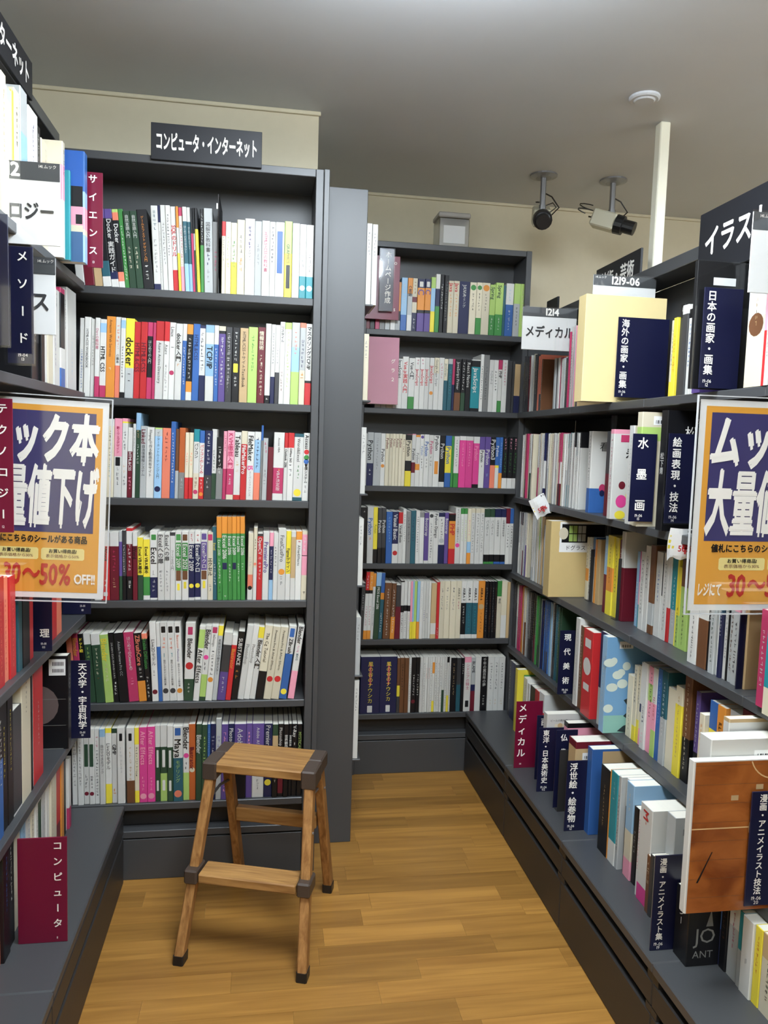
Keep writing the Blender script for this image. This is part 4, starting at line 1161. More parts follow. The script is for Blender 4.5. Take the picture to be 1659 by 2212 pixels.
('R5c', 0.25, '''
1.5521 0.0169 0.1344 0 0.875 q ~i/.1-.5
1.5371 0.0131 0.1451 0 0.875 d
1.5236 0.014 0.1492 0 0.875 i
1.5125 0.0081 0.1522 0 0.875 e
'''),
('R5d', 0.25, '''
1.3725 0.017 0.155 0 0.94 b.5,n ~w/.6-.9
1.3532 0.0215 0.155 0 0.94 k ~q/.1-.6
1.3255 0.0338 0.155 0 0.94 w.3,e ~R/.1-.6
1.3019 0.0135 0.155 0 0.94 c.5,e
1.2789 0.0326 0.155 0 0.94 w ~g/.5-.6
1.2517 0.0216 0.155 0 0.94 y ~o/.1-.6
1.2202 0.0415 0.155 0 0.94 a.3,i ~k/.3-.8
'''),
('L1', 1.71, '''
1.5729 0.0544 0.2593 0 -0.5 i ~s/.1-.6
1.6141 0.0281 0.2666 0 -0.5 i ~a/.1-.6
1.6434 0.0306 0.2514 0 -0.5 e.1,i
1.667 0.0165 0.2583 0 -0.5 k.15,i
1.6814 0.0124 0.2634 0 -0.5 y
1.7041 0.0331 0.2731 0 -0.5 i ~d/.1-.4
1.7435 0.0458 0.2911 0 -0.5 e.3,l
1.7722 0.0114 0.2656 0 -0.5 w
1.8112 0.0668 0.2776 0 -0.5 w ~u/.1-.7
1.861 0.0327 0.2655 0 -0.5 k ~w/.05-.9
1.9124 0.0702 0.2478 0 -0.5 i ~g/.05-.4
'''),
('L2', 1.415, '''
1.8215 0.056 0.2128 0 -0.5 d.6,k ~w/.2-.6
1.8629 0.0268 0.221 0 -0.5 k.3,r.2,k
1.8937 0.0347 0.2223 0 -0.5 w ~d/.1-.3
1.9328 0.0435 0.2274 0 -0.5 i
1.9663 0.0235 0.2314 0 -0.5 w ~u/.4-.8
2.0059 0.0558 0.2389 0 -0.5 R.02,w ~d/.05-.2
2.0544 0.0412 0.2456 0 -0.5 R.05,k.55,w.2,b
2.0878 0.0256 0.2506 0 -0.5 w ~d/.1-.4
2.1492 0.0972 0.2593 0 -0.5 w ~l/.5-.9
'''),
('L4', 0.8, '''
1.5205 0.0404 0.2267 0 -0.5 s
1.562 0.0427 0.2194 0 -0.5 r ~s/.2-.9
1.5994 0.032 0.2128 0 -0.5 s ~r/.2-.9
1.6337 0.0368 0.21 0 -0.5 r ~s/.2-.9
1.659 0.0138 0.21 0 -0.5 n ~w/.2-.6
1.679 0.0262 0.21 0 -0.5 t
1.7172 0.0503 0.21 0 -0.5 k
1.7619 0.039 0.21 0 -0.5 r
1.9382 0.0568 0.21 0 -0.5 r
1.9926 0.0521 0.21 0 -0.5 s
'''),
('L5', 0.5, '''
1.5169 0.0354 0.27 0 -0.5 k
1.5484 0.0277 0.2659 0 -0.5 k.4,b ~w/.1-.6
1.5798 0.0352 0.27 0 -0.5 k ~y/.2-.6
1.6148 0.0348 0.27 0 -0.5 k ~y/.1-.6
1.6615 0.0587 0.225 0 -0.5 d.98,w
1.7233 0.0647 0.27 0 -0.5 i ~d/.02-.3
1.7628 0.0144 0.2612 0 -0.5 k
1.7757 0.0113 0.2645 0 -0.5 w
1.8187 0.0747 0.27 0 -0.5 r ~w/.3-.7
'''),
('L6', 0.235, '''
1.5098 0.0793 0.24 0 -0.5 i.3,s ~r/.1-.3
1.5694 0.0399 0.24 0 -0.5 k ~b/.1-.6
1.6095 0.0403 0.24 0 -0.5 k ~w/.1-.6
'''),
('L6b', 0.235, '''
1.6735 0.0415 0.2369 0 -0.505 i
1.7072 0.0259 0.2309 0 -0.505 l.3,w ~g/.1-.7
1.7312 0.0222 0.2274 0 -0.505 w
1.756 0.0274 0.2237 0 -0.505 w ~b/.1-.7
1.7814 0.0235 0.2199 0 -0.505 i ~n/.1-.7
1.8028 0.0192 0.2183 0 -0.505 w ~g/.1-.7
1.8272 0.0296 0.2184 0 -0.505 w.05,D.5,w
1.8547 0.0254 0.2159 0 -0.505 e
1.8805 0.0261 0.2145 0 -0.505 w ~g/.1-.7
1.907 0.0269 0.2145 0 -0.505 w
1.9343 0.0276 0.2145 0 -0.505 i ~a/.1-.7
1.9623 0.0284 0.2177 0 -0.505 i
1.9983 0.0436 0.221 0 -0.505 r.7,m
2.0342 0.0281 0.2122 0 -0.505 o
2.0608 0.0251 0.2059 0 -0.505 k
2.0829 0.0192 0.2 0 -0.505 w
2.1043 0.0235 0.1961 0 -0.505 w.7,R
'''),
('R1c', 1.437, '''
1.4311 0.0584 0.1996 0 0.965 w.3,i ~a/.1-.4 *q/.38
1.3971 0.0095 0.1791 0 0.965 p.4,r
1.3863 0.0121 0.1771 0 0.965 w ~g/.2-.7
'''),
]
WHERE = {'A': 'under the overhead sign', 'B': 'of far bookcase', 'R': 'on the right', 'L': 'on the left'}
SHW = ['top', 'second', 'third', 'fourth', 'fifth', 'bottom']
count = {}; kept = {}
seed = 0
for key, z0, txt in ROWS:
    side = key[0]; sh = int(key[1]); lst = txt.strip().split('\n')
    shelf = {'A': SHW, 'B': SHW, 'R': ['top', 'second', 'third', 'fourth', 'base'], 'L': ['top', 'second', 'third', 'fourth', 'fifth', 'base']}[side][sh-1]
    if side == 'A': nm, cat, grp = 'computer_book', 'book', 'computer books in the sign-topped bookcase'
    elif side == 'B': nm, cat, grp = ('comic_book', 'comic', 'comics on the low shelves of the far bookcase') if sh >= 5 else ('programming_book', 'book', 'programming books in the far bookcase')
    elif side == 'R': nm, cat, grp = ('medical_magazine', 'magazine', 'medical magazines at the far right') if len(key) == 2 else ('art_book', 'art book', 'art books on the right')
    else: nm, cat, grp = 'science_book', 'book', 'science books on the left'
    for ln in lst:
        seed += 1
        a = ln.split(' ', 5)
        pos, w_, h, lean, pl = map(float, a[:5]); spec = a[5]
        w_ = max(w_ - 0.0004, 0.003)
        if side == 'A': d = 0.152
        elif side == 'B': d = 0.125
        elif side == 'R': d = min(0.15, 1.116 - pl)
        else: d = 0.17
        o = make_book(nm, spec, w_, h, d, seed)
        jit = random.Random(seed * 3 + 1).uniform(0, 0.007)
        lift = abs(math.sin(lean)) * w_ / 2 + 0.0003
        if side in 'AB': o.location = (pos, pl + jit, z0 + lift); o.rotation_euler = (0, lean, 0)
        elif side == 'R': o.location = (pl + jit, pos, z0 + lift); o.rotation_euler = (0, 0, -math.pi/2)
        else: o.location = (pl - jit, pos, z0 + lift); o.rotation_euler = (0, 0, math.pi/2)
        if key == 'R2b' and len(kept) < 9: kept[spec.split(' ')[0]] = (o, w_)
        ck = (side, sh); count[ck] = count.get(ck, 0) + 1
        s_, ext = band_words(parse_bands(spec.split(' ')[0]))
        noun = 'book' if cat == 'art book' else cat
        end = 'left' if side in 'AB' else ('far end' if side == 'R' else 'near end')
        tag(o, f'{s_} {noun}{ext}, {ordn(count[ck])} from {end}, {shelf} shelf {WHERE[side]}', cat, grp)

def art(o, sgn, w_, items):
    """Print on the cover that faces the aisle's near end: u runs from the spine, v up from the foot."""
    pr, lt = MB(), MB(); X = sgn * (w_/2 + 0.0004)
    X0 = X
    for n_, it in enumerate(items):
        k = it[0]; X = X0 + sgn * 0.00002 * n_
        if k == 'q':
            _, u0, u1, v0, v1, m = it[:6]; e = sgn * (it[6] if len(it) > 6 else 0)
            f = (0, 1, 2, 3) if sgn > 0 else (3, 2, 1, 0)
            pr.add([(X+e, u0, v0), (X+e, u1, v0), (X+e, u1, v1), (X+e, u0, v1)], [f], m)
        elif k == 'd':
            _, u, v, r, sx, m = it[:6]; e = sgn * (it[6] if len(it) > 6 else 0.0001); n = 18
            f = tuple(range(n)) if sgn > 0 else tuple(range(n-1, -1, -1))
            pr.add([(X+e, u + math.cos(2*math.pi*i/n)*r*sx, v + math.sin(2*math.pi*i/n)*r) for i in range(n)], [f], m)
        elif k == 'p':
            _, pts, m = it[:3]; e = sgn * (it[3] if len(it) > 3 else 0.0002)
            f = tuple(range(len(pts))); pr.add([(X+e, u, v) for u, v in pts], [f], m)
        elif k == 't':
            _, tx, u, v, sz, m = it[:6]
            ps, L = hline(tx, sz, 0.0)
            for pts, fs in ps: lt.add([(X + sgn*0.0006, u + a, v + b) for a, b in pts], fs, m)
    if pr.v: pr.build('cover_print', o)
    if lt.v: lt.build('lettering', o)
def rbook(name, label, cat, spec, X, ynear, w_, z, h, d, sd, grp=None):
    o = make_book(name, spec, w_, h, d, sd); o.location = (X, ynear + w_/2, z + 0.0003); o.rotation_euler = (0, 0, -math.pi/2)
    return tag(o, label, cat, grp)
def lbook(name, label, cat, spec, X, ynear, w_, z, h, d, sd, grp=None):
    o = make_book(name, spec, w_, h, d, sd); o.location = (X, ynear + w_/2, z + 0.0003); o.rotation_euler = (0, 0, math.pi/2)
    return tag(o, label, cat, grp)
def arc(cx, cy, r0, r1, a0, a1, n=14):
    p = [(cx + math.cos(a0 + (a1-a0)*i/n)*r1, cy + math.sin(a0 + (a1-a0)*i/n)*r1) for i in range(n+1)]
    return p + [(cx + math.cos(a1 + (a0-a1)*i/n)*r0, cy + math.sin(a1 + (a0-a1)*i/n)*r0) for i in range(n+1)]
GA, GL = 'art books on the right', 'science books on the left'
STK = principled('sticker', (230, 230, 228), 0.5)
def sticker(u, v, w_=0.05, h=0.022, e=0.0003):
    r = [('q', u, u + w_, v, v + h, STK, e)]
    for i in range(9):
        r.append(('q', u + w_*(0.12 + 0.085*i), u + w_*(0.12 + 0.085*i + 0.03 + 0.03*(i % 2)), v + h*0.15, v + h*0.55, ink('d'), e + 0.0002))
    return r
# ---- large display books on the right
o = rbook('boxed_art_book', 'big cream slipcase book standing out on the top right shelf', 'art book', 'i', 0.876, 2.062, 0.052, 1.4373, 0.295, 0.24, 901, GA)
CREAM = principled('cream_cloth', (224, 204, 150), 0.7, 0.3, noise=0.04, nscale=(30, 30, 30)); o.data.materials[0] = CREAM
o = rbook('ink_painting_book', 'black art book behind the painting technique divider', 'art book', 'k 松下青/w/.3-.8/.6', 0.953, 1.722, 0.03, 1.1103, 0.291, 0.245, 902, GA)
art(o, 1, 0.03, [('t', '松下', 0.045, 0.225, 0.034, LETTER), ('t', 'デッサン', 0.075, 0.262, 0.013, LETTER), ('d', 0.02, 0.17, 0.018, 0.8, ink('a')), ('d', 0.018, 0.07, 0.03, 0.6, ink('d')), ('q', 0.085, 0.13, 0.205, 0.225, STK, 0.0005)])
o = rbook('ink_painting_book', 'cream book with lime band holding the ink painting divider', 'art book', 'i.13,v.12,i', 0.938, 1.818, 0.026, 1.1103, 0.29, 0.24, 903, GA)
art(o, 1, 0.026, sticker(0.03, 0.258))
o = rbook('boxed_art_book', 'tan slipcase book with stained-glass picture on the third right shelf', 'art book', 'a', 0.934, 2.385, 0.052, 0.8123, 0.252, 0.25, 904, GA)
o.data.materials[0] = principled('tan_cloth', (196, 172, 118), 0.7, 0.3, noise=0.05, nscale=(30, 30, 30))
art(o, 1, 0.052, [('q', 0.03, 0.25, 0.15, 0.25, WHITE), ('q', 0.037, 0.25, 0.182, 0.243, ink('k'), 0.0002), ('d', 0.043, 0.212, 0.02, 0.8, ink('i'), 0.0003),
                  ('q', 0.062, 0.09, 0.186, 0.238, ink('v'), 0.0003), ('q', 0.093, 0.12, 0.186, 0.238, ink('e'), 0.0003), ('q', 0.062, 0.12, 0.21, 0.213, ink('k'), 0.0004), ('q', 0.075, 0.077, 0.186, 0.238, ink('k'), 0.0004), ('q', 0.105, 0.107, 0.186, 0.238, ink('k'), 0.0004), ('t', 'ドグラス', 0.05, 0.158, 0.018, ink('k'))])
o = rbook('picture_book', 'sky-blue picture book with clouds and dark leaves on its cover', 'art book', 'l ~w/.2-.7', 0.944, 1.953, 0.03, 0.5153, 0.272, 0.16, 905, GA)
LEAF = principled('leaf_print', (40, 52, 52), 0.5)
def leaf(u, v, a, L=0.034, W=0.011):
    c, s = math.cos(a), math.sin(a); P = [(0, 0), (L*0.3, W), (L*0.65, W*0.9), (L, 0), (L*0.65, -W*0.9), (L*0.3, -W)]
    return ('p', [(u + x*c - y*s, v + x*s + y*c) for x, y in P], LEAF)
CL = principled('cloud_print', (206, 216, 204), 0.5)
art(o, 1, 0.03, [('q', 0, 0.16, 0, 0.272, principled('sky_print', (112, 158, 196), 0.4))] + [('d', u, v, r, sx, CL) for u, v, r, sx in ((0.01, 0.20, 0.012, 1.5), (0.022, 0.205, 0.01, 1), (0.035, 0.165, 0.012, 1.3), (0.045, 0.172, 0.01, 1.2), (0.02, 0.13, 0.012, 1.4), (0.05, 0.14, 0.013, 1.2), (0.012, 0.07, 0.012, 1.2), (0.06, 0.19, 0.012, 1.0))]
    + [('q', 0, 0.16, 0, 0.05, principled('pale_green_print', (138, 186, 172), 0.4), 0.00005)]
    + [leaf(0.092, 0.125, 2.4), leaf(0.09, 0.085, 2.9), leaf(0.092, 0.05, 3.2), leaf(0.1, 0.02, 3.4, 0.06), ('d', 0.105, 0.085, 0.035, 0.6, LEAF)] + sticker(0.036, 0.24, 0.04, 0.02))
o = rbook('court_photo_book', 'large book with a wooden basketball court on its cover', 'art book', 'w', 0.7995, 1.272, 0.018, 0.4303, 0.298, 0.38, 906, GA)
COURT = wood('court_print', (118, 60, 26), (172, 102, 48), (3, 5, 9), 1.8, 0.0, 0.25)
its = [('q', 0.004, 0.38, 0.0, 0.296, COURT)]
for k in range(8): its.append(('q', 0.004, 0.38, 0.03 + k*0.037, 0.0305 + k*0.037, ink('q'), 0.0002))
LN = principled('court_line', (214, 176, 124), 0.5)
its += [('q', 0.004, 0.38, 0.165, 0.1675, LN, 0.0003), ('p', arc(0.16, 0.165, 0.037, 0.0395, 0.5*math.pi, 1.5*math.pi), LN), ('p', arc(0.165, 0.31, 0.048, 0.0505, 1.1*math.pi, 1.9*math.pi), LN)]
for k in range(3): its.append(('p', [(0.02 + k*0.01, 0.06 + k*0.02), (0.024 + k*0.01, 0.06 + k*0.02), (0.05 + k*0.01, 0.12 + k*0.02), (0.048 + k*0.01, 0.12 + k*0.02)], ink('k')) if k == 0 else ('q', 0.05*k + 0.03, 0.05*k + 0.045, 0.20 + 0.02*k, 0.21 + 0.02*k, ink('a'), 0.0003))
art(o, 1, 0.018, its)
o = rbook('white_art_book', 'thick white book behind the basketball court book', 'art book', 'w', 0.845, 1.292, 0.04, 0.4303, 0.33, 0.33, 907, GA); art(o, 1, 0.04, sticker(0.09, 0.292, 0.06, 0.016))
rbook('white_art_book', 'white book with gilt edges at the back of the nearest right shelf', 'art book', 'a.02,w', 0.91, 1.338, 0.02, 0.4303, 0.352, 0.28, 908, GA)
o = rbook('black_art_book', 'thick black book with grey capitals on the right base', 'art book', 'k ロジー/w/.14-.5/.5', 0.870, 1.366, 0.05, 0.2503, 0.152, 0.24, 909, GA)
art(o, 1, 0.05, [('t', 'JO', 0.013, 0.05, 0.045, ink('g')), ('t', 'ANT', 0.013, 0.018, 0.022, ink('g')), ('p', [(0.04, 0.085), (0.056, 0.085), (0.05, 0.12)], ink('g'))])
o = rbook('wood_cover_book', 'tan book with brown head and price sticker behind the woodblock divider', 'art book', 'm.08,a', 0.868, 1.952, 0.05, 0.2503, 0.241, 0.2, 910, GA); art(o, 1, 0.05, sticker(0.02, 0.19, 0.05, 0.02))
o = rbook('blue_art_book', 'blue book with tan label square beside the woodblock divider', 'art book', 'b', 0.892, 1.898, 0.03, 0.2503, 0.241, 0.2, 911, GA); art(o, 1, 0.03, [('q', 0.03, 0.2, 0.16, 0.235, ink('a'))] + sticker(0.03, 0.18, 0.055, 0.022))
o = rbook('white_cover_book', 'white book with pictured canister behind the eastern art divider', 'art book', 'w', 0.868, 2.172, 0.03, 0.2503, 0.241, 0.18, 912, GA)
art(o, 1, 0.03, [('q', 0.0, 0.02, 0.15, 0.2, ink('l')), ('q', 0.025, 0.06, 0.17, 0.21, ink('i')), ('d', 0.042, 0.205, 0.008, 1, ink('a'), 0.0003), ('t', 'ビールの教科書', 0.01, 0.218, 0.008, ink('d'))])
rbook('pink_art_book', 'pink book with black head beside the canister-cover book', 'art book', 'k.06,p', 0.905, 2.1, 0.03, 0.2503, 0.238, 0.19, 913, GA)
o = rbook('grey_art_book', 'pale grey print book next to the red-lettered white book', 'art book', 'e.9,i', 0.915, 1.512, 0.035, 0.2503, 0.241, 0.2, 914, GA); art(o, 1, 0.035, [('q', 0.02, 0.07, 0.2, 0.215, ink('g'))] + sticker(0.012, 0.05, 0.05, 0.03))
o = rbook('grey_art_book', 'pale grey boxed book directly behind the illustration collection divider', 'art book', 'e', 0.945, 1.47, 0.03, 0.2503, 0.236, 0.2, 915, GA); art(o, 1, 0.03, [('q', 0.02, 0.05, 0.2, 0.23, ink('g')), ('q', 0.03, 0.06, 0.08, 0.1, ink('g'))])
o, w_ = kept['p.05,w']; art(o, 1, w_, [('d', 0.03, 0.05, 0.018, 0.9, ink('h')), ('d', 0.055, 0.065, 0.014, 0.9, ink('y')), ('d', 0.028, 0.012, 0.012, 1.3, ink('y')), ('d', 0.062, 0.028, 0.012, 1, ink('p')), ('d', 0.03, 0.095, 0.011, 0.9, ink('m')), ('q', 0.02, 0.05, 0.215, 0.235, ink('R')), ('t', '看', 0.035, 0.165, 0.04, ink('k'))])
o, w_ = kept['w.7,b']; art(o, 1, w_, [('q', 0.02, 0.05, 0.01, 0.055, ink('b'), 0.0002), ('d', 0.04, 0.075, 0.013, 0.8, ink('R')), ('d', 0.04, 0.06, 0.01, 0.8, ink('n'), 0.0003), ('t', '看', 0.025, 0.19, 0.03, ink('k')), ('q', 0.075, 0.079, 0.02, 0.22, ink('l'))])
# ---- large display books on the left
o = lbook('blue_photo_book', 'thick blue hardback with pink house photo on the top left shelf', 'book', 'b.36,l.14,p.2,i.05,l', -0.4325, 1.968, 0.03, 1.7103, 0.256, 0.13, 920, GL)
art(o, -1, 0.03, [('q', 0.004, 0.13, 0.128, 0.256, principled('deep_sky_print', (40, 86, 160), 0.4)), ('q', 0.004, 0.034, 0.128, 0.175, ink('k'), 0.0002), ('q', 0.004, 0.13, 0.085, 0.128, ink('p')), ('q', 0.005, 0.02, 0.088, 0.11, ink('k'), 0.0003), ('q', 0.004, 0.13, 0.07, 0.085, ink('i')), ('q', 0.004, 0.13, 0, 0.07, principled('water_print', (60, 92, 130), 0.3))])
lbook('science_book', 'thin turquoise book leaning on the blue hardback', 'book', 'c', -0.462, 1.952, 0.012, 1.7103, 0.205, 0.15, 921, GL)
lbook('science_book', 'tall ivory book with pink stripe nearest the turquoise one', 'book', 'i.2,p.3,w ヨーロッパ/k/.05-.35/.6', -0.472, 1.929, 0.02, 1.7103, 0.262, 0.16, 922, GL)
o = lbook('astronomy_book', 'black astronomy book with barcode sticker on the left shelf', 'book', 'k ~e/.2-.6', -0.4818, 1.992, 0.03, 0.5003, 0.242, 0.16, 923, GL)
art(o, -1, 0.03, [('d', 0.075, 0.115, 0.052, 1.0, principled('moon_print', (96, 82, 80), 0.5)), ('q', 0.012, 0.09, 0.0, 0.002, ink('g')), ('q', 0.006, 0.09, 0.062, 0.063, ink('g'), 0.0003), ('q', 0.006, 0.09, 0.13, 0.131, ink('g'), 0.0003), ('q', 0.006, 0.046, 0.192, 0.234, STK, 0.0003)] + [('q', 0.011 + i*0.0035, 0.0128 + i*0.0035, 0.217, 0.227, ink('k'), 0.0006) for i in range(8)] + [('q', 0.011 + i*0.0035, 0.0128 + i*0.0035, 0.2, 0.209, ink('d'), 0.0006) for i in range(8)])
# ---- face-out books in the narrow rack
for k, (z, h, n_, c) in enumerate(((1.73, 0.245, 2, 'w'), (1.435, 0.205, 1, 'i'), (1.14, 0.21, 1, 'w'), (0.845, 0.215, 1, 'w'), (0.55, 0.19, 1, 'e'), (0.27, 0.262, 1, 'w'))):
    for j in range(n_):
        o = make_book('display_book', c + ' ~g/.1-.4', 0.017, h, 0.17, 930 + k*3 + j)
        o.location = (0.3085 + j*0.019, 2.412 + j*0.006, z + 0.0003)
        tag(o, f'{NAME[c]} face-out book {("in front of its twin, " if j else "")}on the {["top", "second", "third", "fourth", "fifth", "lowest"][k]} ledge of the narrow rack', 'book', 'face-out books in the narrow rack')

# ---------------------------------------------------------------- section plates
def plate(name, label, P, mat, texts, cat='divider', sleeve=0.0, roll=0.0, grp='section dividers', thick=0.003, extra=None):
    x0, x1, z0, z1, y = P; cx = (x0 + x1)/2; W_, H_ = x1 - x0, z1 - z0
    o = MB().box(-W_/2, W_/2, 0, thick, 0, H_, mat, 0.0006).build(name, None, (cx, y, z0), (0, roll, 0))
    tag(o, label, cat, grp)
    pr, lt = MB(), MB()
    for q in (extra or []):
        quad(pr, -W_/2 + q[0]*W_, -W_/2 + q[1]*W_, q[2]*H_, q[3]*H_, -0.0004 - (q[5] if len(q) > 5 else 0), q[4])
    for q in texts:
        mode, tx, fx, fa, fb, size, m = q[:7]; bold = q[7] if len(q) > 7 else 0.02
        X = -W_/2 + fx*W_
        if mode == 'v': fit_v(lt, tx, m, X, fa*H_, fb*H_, size, -0.0008, bold, True)
        else:
            ps, L = hline(tx, size, bold); k = q[8] if len(q) > 8 else None
            if k and L > k: ps, L = hline(tx, size, bold, k / L)
            put(lt, ps, m, X - (L/2 if mode == 'c' else 0), fa*H_, -0.0008)
    if pr.v: pr.build('printed_area', o)
    if lt.v: lt.build('lettering', o)
    if sleeve:
        s = sleeve
        MB().box(-W_/2 - s, W_/2 + s, -0.0025, -0.0015, -s, H_ + s, SLEEVE).build('sleeve', o)
    return o
D = ink('d')
def sml(a, b, fx): return [('c', a, fx, 0.055, 0, 0.010, LETTER, 0.0), ('c', b, fx, 0.018, 0, 0.010, LETTER, 0.0)]
plate('divider_plate', 'maroon divider lettered in white at the far right base', (0.8277, 0.9185, 0.25, 0.4749, 2.34), MAROON, [('v', 'メディカル', 0.24, 0.97, 0.16, 0.03, LETTER), ('c', '14', 0.24, 0.05, 0, 0.009, LETTER, 0)])
plate('divider_plate', 'navy divider half hidden between maroon and eastern art plates', (0.8663, 0.9544, 0.25, 0.4598, 2.25), NAVY, [('v', '西洋美術史', 0.28, 0.96, 0.1, 0.026, LETTER)])
plate('divider_plate', 'navy divider with nine vertical characters beside the half-hidden one', (0.8419, 0.936, 0.25, 0.4519, 2.165), NAVY, [('v', '東洋・日本美術史', 0.24, 0.97, 0.13, 0.026, LETTER)] + sml('19-06', '02', 0.24))
plate('divider_plate', 'navy divider whose lower part hides behind a grey bookend', (0.8541, 0.9199, 0.25, 0.485, 2.06), NAVY, [('v', '仏像・仏教', 0.36, 0.95, 0.12, 0.022, LETTER)])
plate('divider_plate', 'wide navy divider for woodblock prints on the right base', (0.8339, 0.9217, 0.25, 0.4505, 1.925), NAVY, [('v', '浮世絵・絵巻物', 0.22, 0.97, 0.12, 0.026, LETTER)] + sml('19-06', '12', 0.22))
plate('divider_plate', 'navy divider for illustration collections on the near right base', (0.8216, 0.8869, 0.25, 0.4598, 1.422), NAVY, [('v', '漫画・アニメイラスト集', 0.28, 0.975, 0.11, 0.026, LETTER)] + sml('19-06', '19', 0.28))
plate('divider_plate', 'navy divider in front of the basketball court book', (0.9169, 0.9877, 0.4435, 0.6697, 1.262), NAVY, [('v', '漫画・アニメイラスト技法', 0.33, 0.98, 0.1, 0.027, LETTER)] + sml('19-06', '20', 0.33))
plate('divider_plate', 'slim navy divider with four spaced characters on fourth right shelf', (0.9422, 0.9938, 0.515, 0.7242, 2.285), NAVY, [('v', '現代美術', 0.5, 0.95, 0.16, 0.024, LETTER)] + sml('19-06', '05', 0.5))
plate('divider_plate', 'navy divider leaning against the big cream slipcase', (0.9641, 1.1161, 1.4506, 1.6713, 2.04), NAVY, [('v', '海外の画家・画集', 0.14, 0.975, 0.11, 0.033, LETTER)] + sml('19-06', '11', 0.14))
plate('divider_plate', 'navy divider held in a clear-topped black stand', (0.9211, 1.0118, 1.4411, 1.654, 1.545), NAVY, [('v', '日本の画家・画集', 0.2, 0.97, 0.13, 0.027, LETTER)] + sml('19-06', '12', 0.2))
plate('divider_stand', 'black divider stand with price sticker above its navy plate', (0.9109, 1.0359, 1.4404, 1.7127, 1.56), BLACKP, [], 'stand', 0.002, thick=0.012, extra=[(0.3, 0.72, 0.815, 0.875, STK)], grp=None)
plate('divider_plate', 'navy divider with three widely spaced characters on cream book', (0.9129, 0.9778, 1.1234, 1.3454, 1.812), NAVY, [('v', '水墨画', 0.42, 0.96, 0.12, 0.03, LETTER)] + sml('19-06', '15', 0.4))
plate('divider_plate', 'navy divider with seven characters on the black art book', (0.947, 1.0184, 1.1313, 1.3456, 1.7), NAVY, [('v', '絵画表現・技法', 0.3, 0.96, 0.12, 0.024, LETTER)] + sml('19-06', '14', 0.3), sleeve=0.003)
plate('divider_plate', 'navy divider peeking out below the right sale poster', (0.981, 1.0213, 0.7921, 0.9729, 1.43), NAVY, [('v', 'イラスト集', 0.62, 1.12, 0.13, 0.02, LETTER)] + sml('19-06', '17', 0.6))
HD = 0.78
def header(P, num, small, words, size, sfx, hh=0.22, col=D, bold=0.03, numx=0.5, wordx=0.5):
    return dict(extra=[(0, 1, 1 - hh, 1, HEADG)], texts=[('c', num, numx, 1 - hh*0.82, 0, hh*(P[3]-P[2])*1.05, LETTER, 0.03), ('l', small, sfx, 1 - hh*0.3, 0, 0.008, LETTER, 0.0), ('c', words, wordx, 0.32, 0, size, col, bold, (P[1]-P[0])*0.9)])
for nm_, lab, P, num, small, words, size, sfx, nx, wx in (
    ('aisle_sign', 'white section sign headed 1214 at the far right corner', (0.825, 1.011, 1.6234, 1.7608, 2.45), '1214', '', 'メディカル', 0.04, 0.1, 0.55, 0.5),
    ('aisle_sign', 'white section sign headed 1219-06 half hidden behind cream slipcase', (0.9199, 1.1109, 1.6661, 1.8002, 2.122), '1219-06', '141.ムック', '', 0.04, 0.03, 0.52, 0.5),
    ('aisle_sign', 'white section sign cut by the right edge of the picture', (0.9124, 1.0078, 1.6115, 1.7625, 1.38), '', '141.ムック', '', 0.03, 0.15, 0.7, 0.5),
    ('aisle_sign', 'white section sign headed 1212 at upper left', (-0.6017, -0.4062, 1.6695, 1.8273, 1.64), '1212', '141.ムック', 'テクノロジー', 0.037, 0.8, 0.5, 0.5),
    ('aisle_sign', 'white section sign behind the navy vertical plate at left', (-0.6747, -0.4516, 1.5131, 1.6761, 1.78), '', '141.ムック', 'サイエンス', 0.046, 0.84, 0.4, 0.5)):
    kw = header(P, num, small, words, size, sfx, 0.22, D, 0.03, nx, wx)
    plate(nm_, lab, P, WHITE, kw['texts'], 'sign', 0.003, grp='white section signs', extra=kw['extra'])
plate('divider_plate', 'navy divider with white katakana before the upper left sign', (-0.4733, -0.4274, 1.4282, 1.6405, 1.53), NAVY, [('v', 'メソード', 0.6, 0.965, 0.17, 0.021, LETTER)] + [('c', '19-04', 0.6, 0.06, 0, 0.008, LETTER, 0), ('c', '13', 0.6, 0.025, 0, 0.008, LETTER, 0)], sleeve=0.004)
plate('divider_plate', 'navy divider cut by the left edge of the picture', (-0.5004, -0.4488, 1.4525, 1.6782, 1.46), NAVY, [], sleeve=0.004)
plate('divider_plate', 'maroon divider standing beside the thick blue hardback', (-0.4383, -0.4014, 1.7104, 1.9372, 2.02), MAROON, [('v', 'サイエンス', 0.38, 0.975, 0.13, 0.022, LETTER), ('c', '13', 0.42, 0.045, 0, 0.008, LETTER, 0)])
plate('divider_plate', 'maroon divider overlapping the left sale poster', (-0.5538, -0.4876, 1.1028, 1.3654, 1.6), MAROON, [('v', 'テクノロジー', 0.72, 0.965, 0.1, 0.021, LETTER), ('c', '12', 0.72, 0.035, 0, 0.007, LETTER, 0)])
plate('divider_plate', 'navy divider among orange-red books on the fourth left shelf', (-0.541, -0.4768, 0.8001, 0.9855, 1.828), NAVY, [('v', '物理', 0.75, 0.9, 0.17, 0.022, LETTER), ('c', '13-01', 0.72, 0.085, 0, 0.007, LETTER, 0), ('c', '03', 0.72, 0.04, 0, 0.007, LETTER, 0)])
plate('divider_plate', 'navy divider at the far end of the fourth left shelf', (-0.5479, -0.472, 0.8011, 0.9341, 2.205), NAVY, [('v', '化学', 0.7, 0.92, 0.36, 0.024, LETTER), ('c', '13-01', 0.72, 0.16, 0, 0.008, LETTER, 0), ('c', '10', 0.72, 0.07, 0, 0.008, LETTER, 0)])
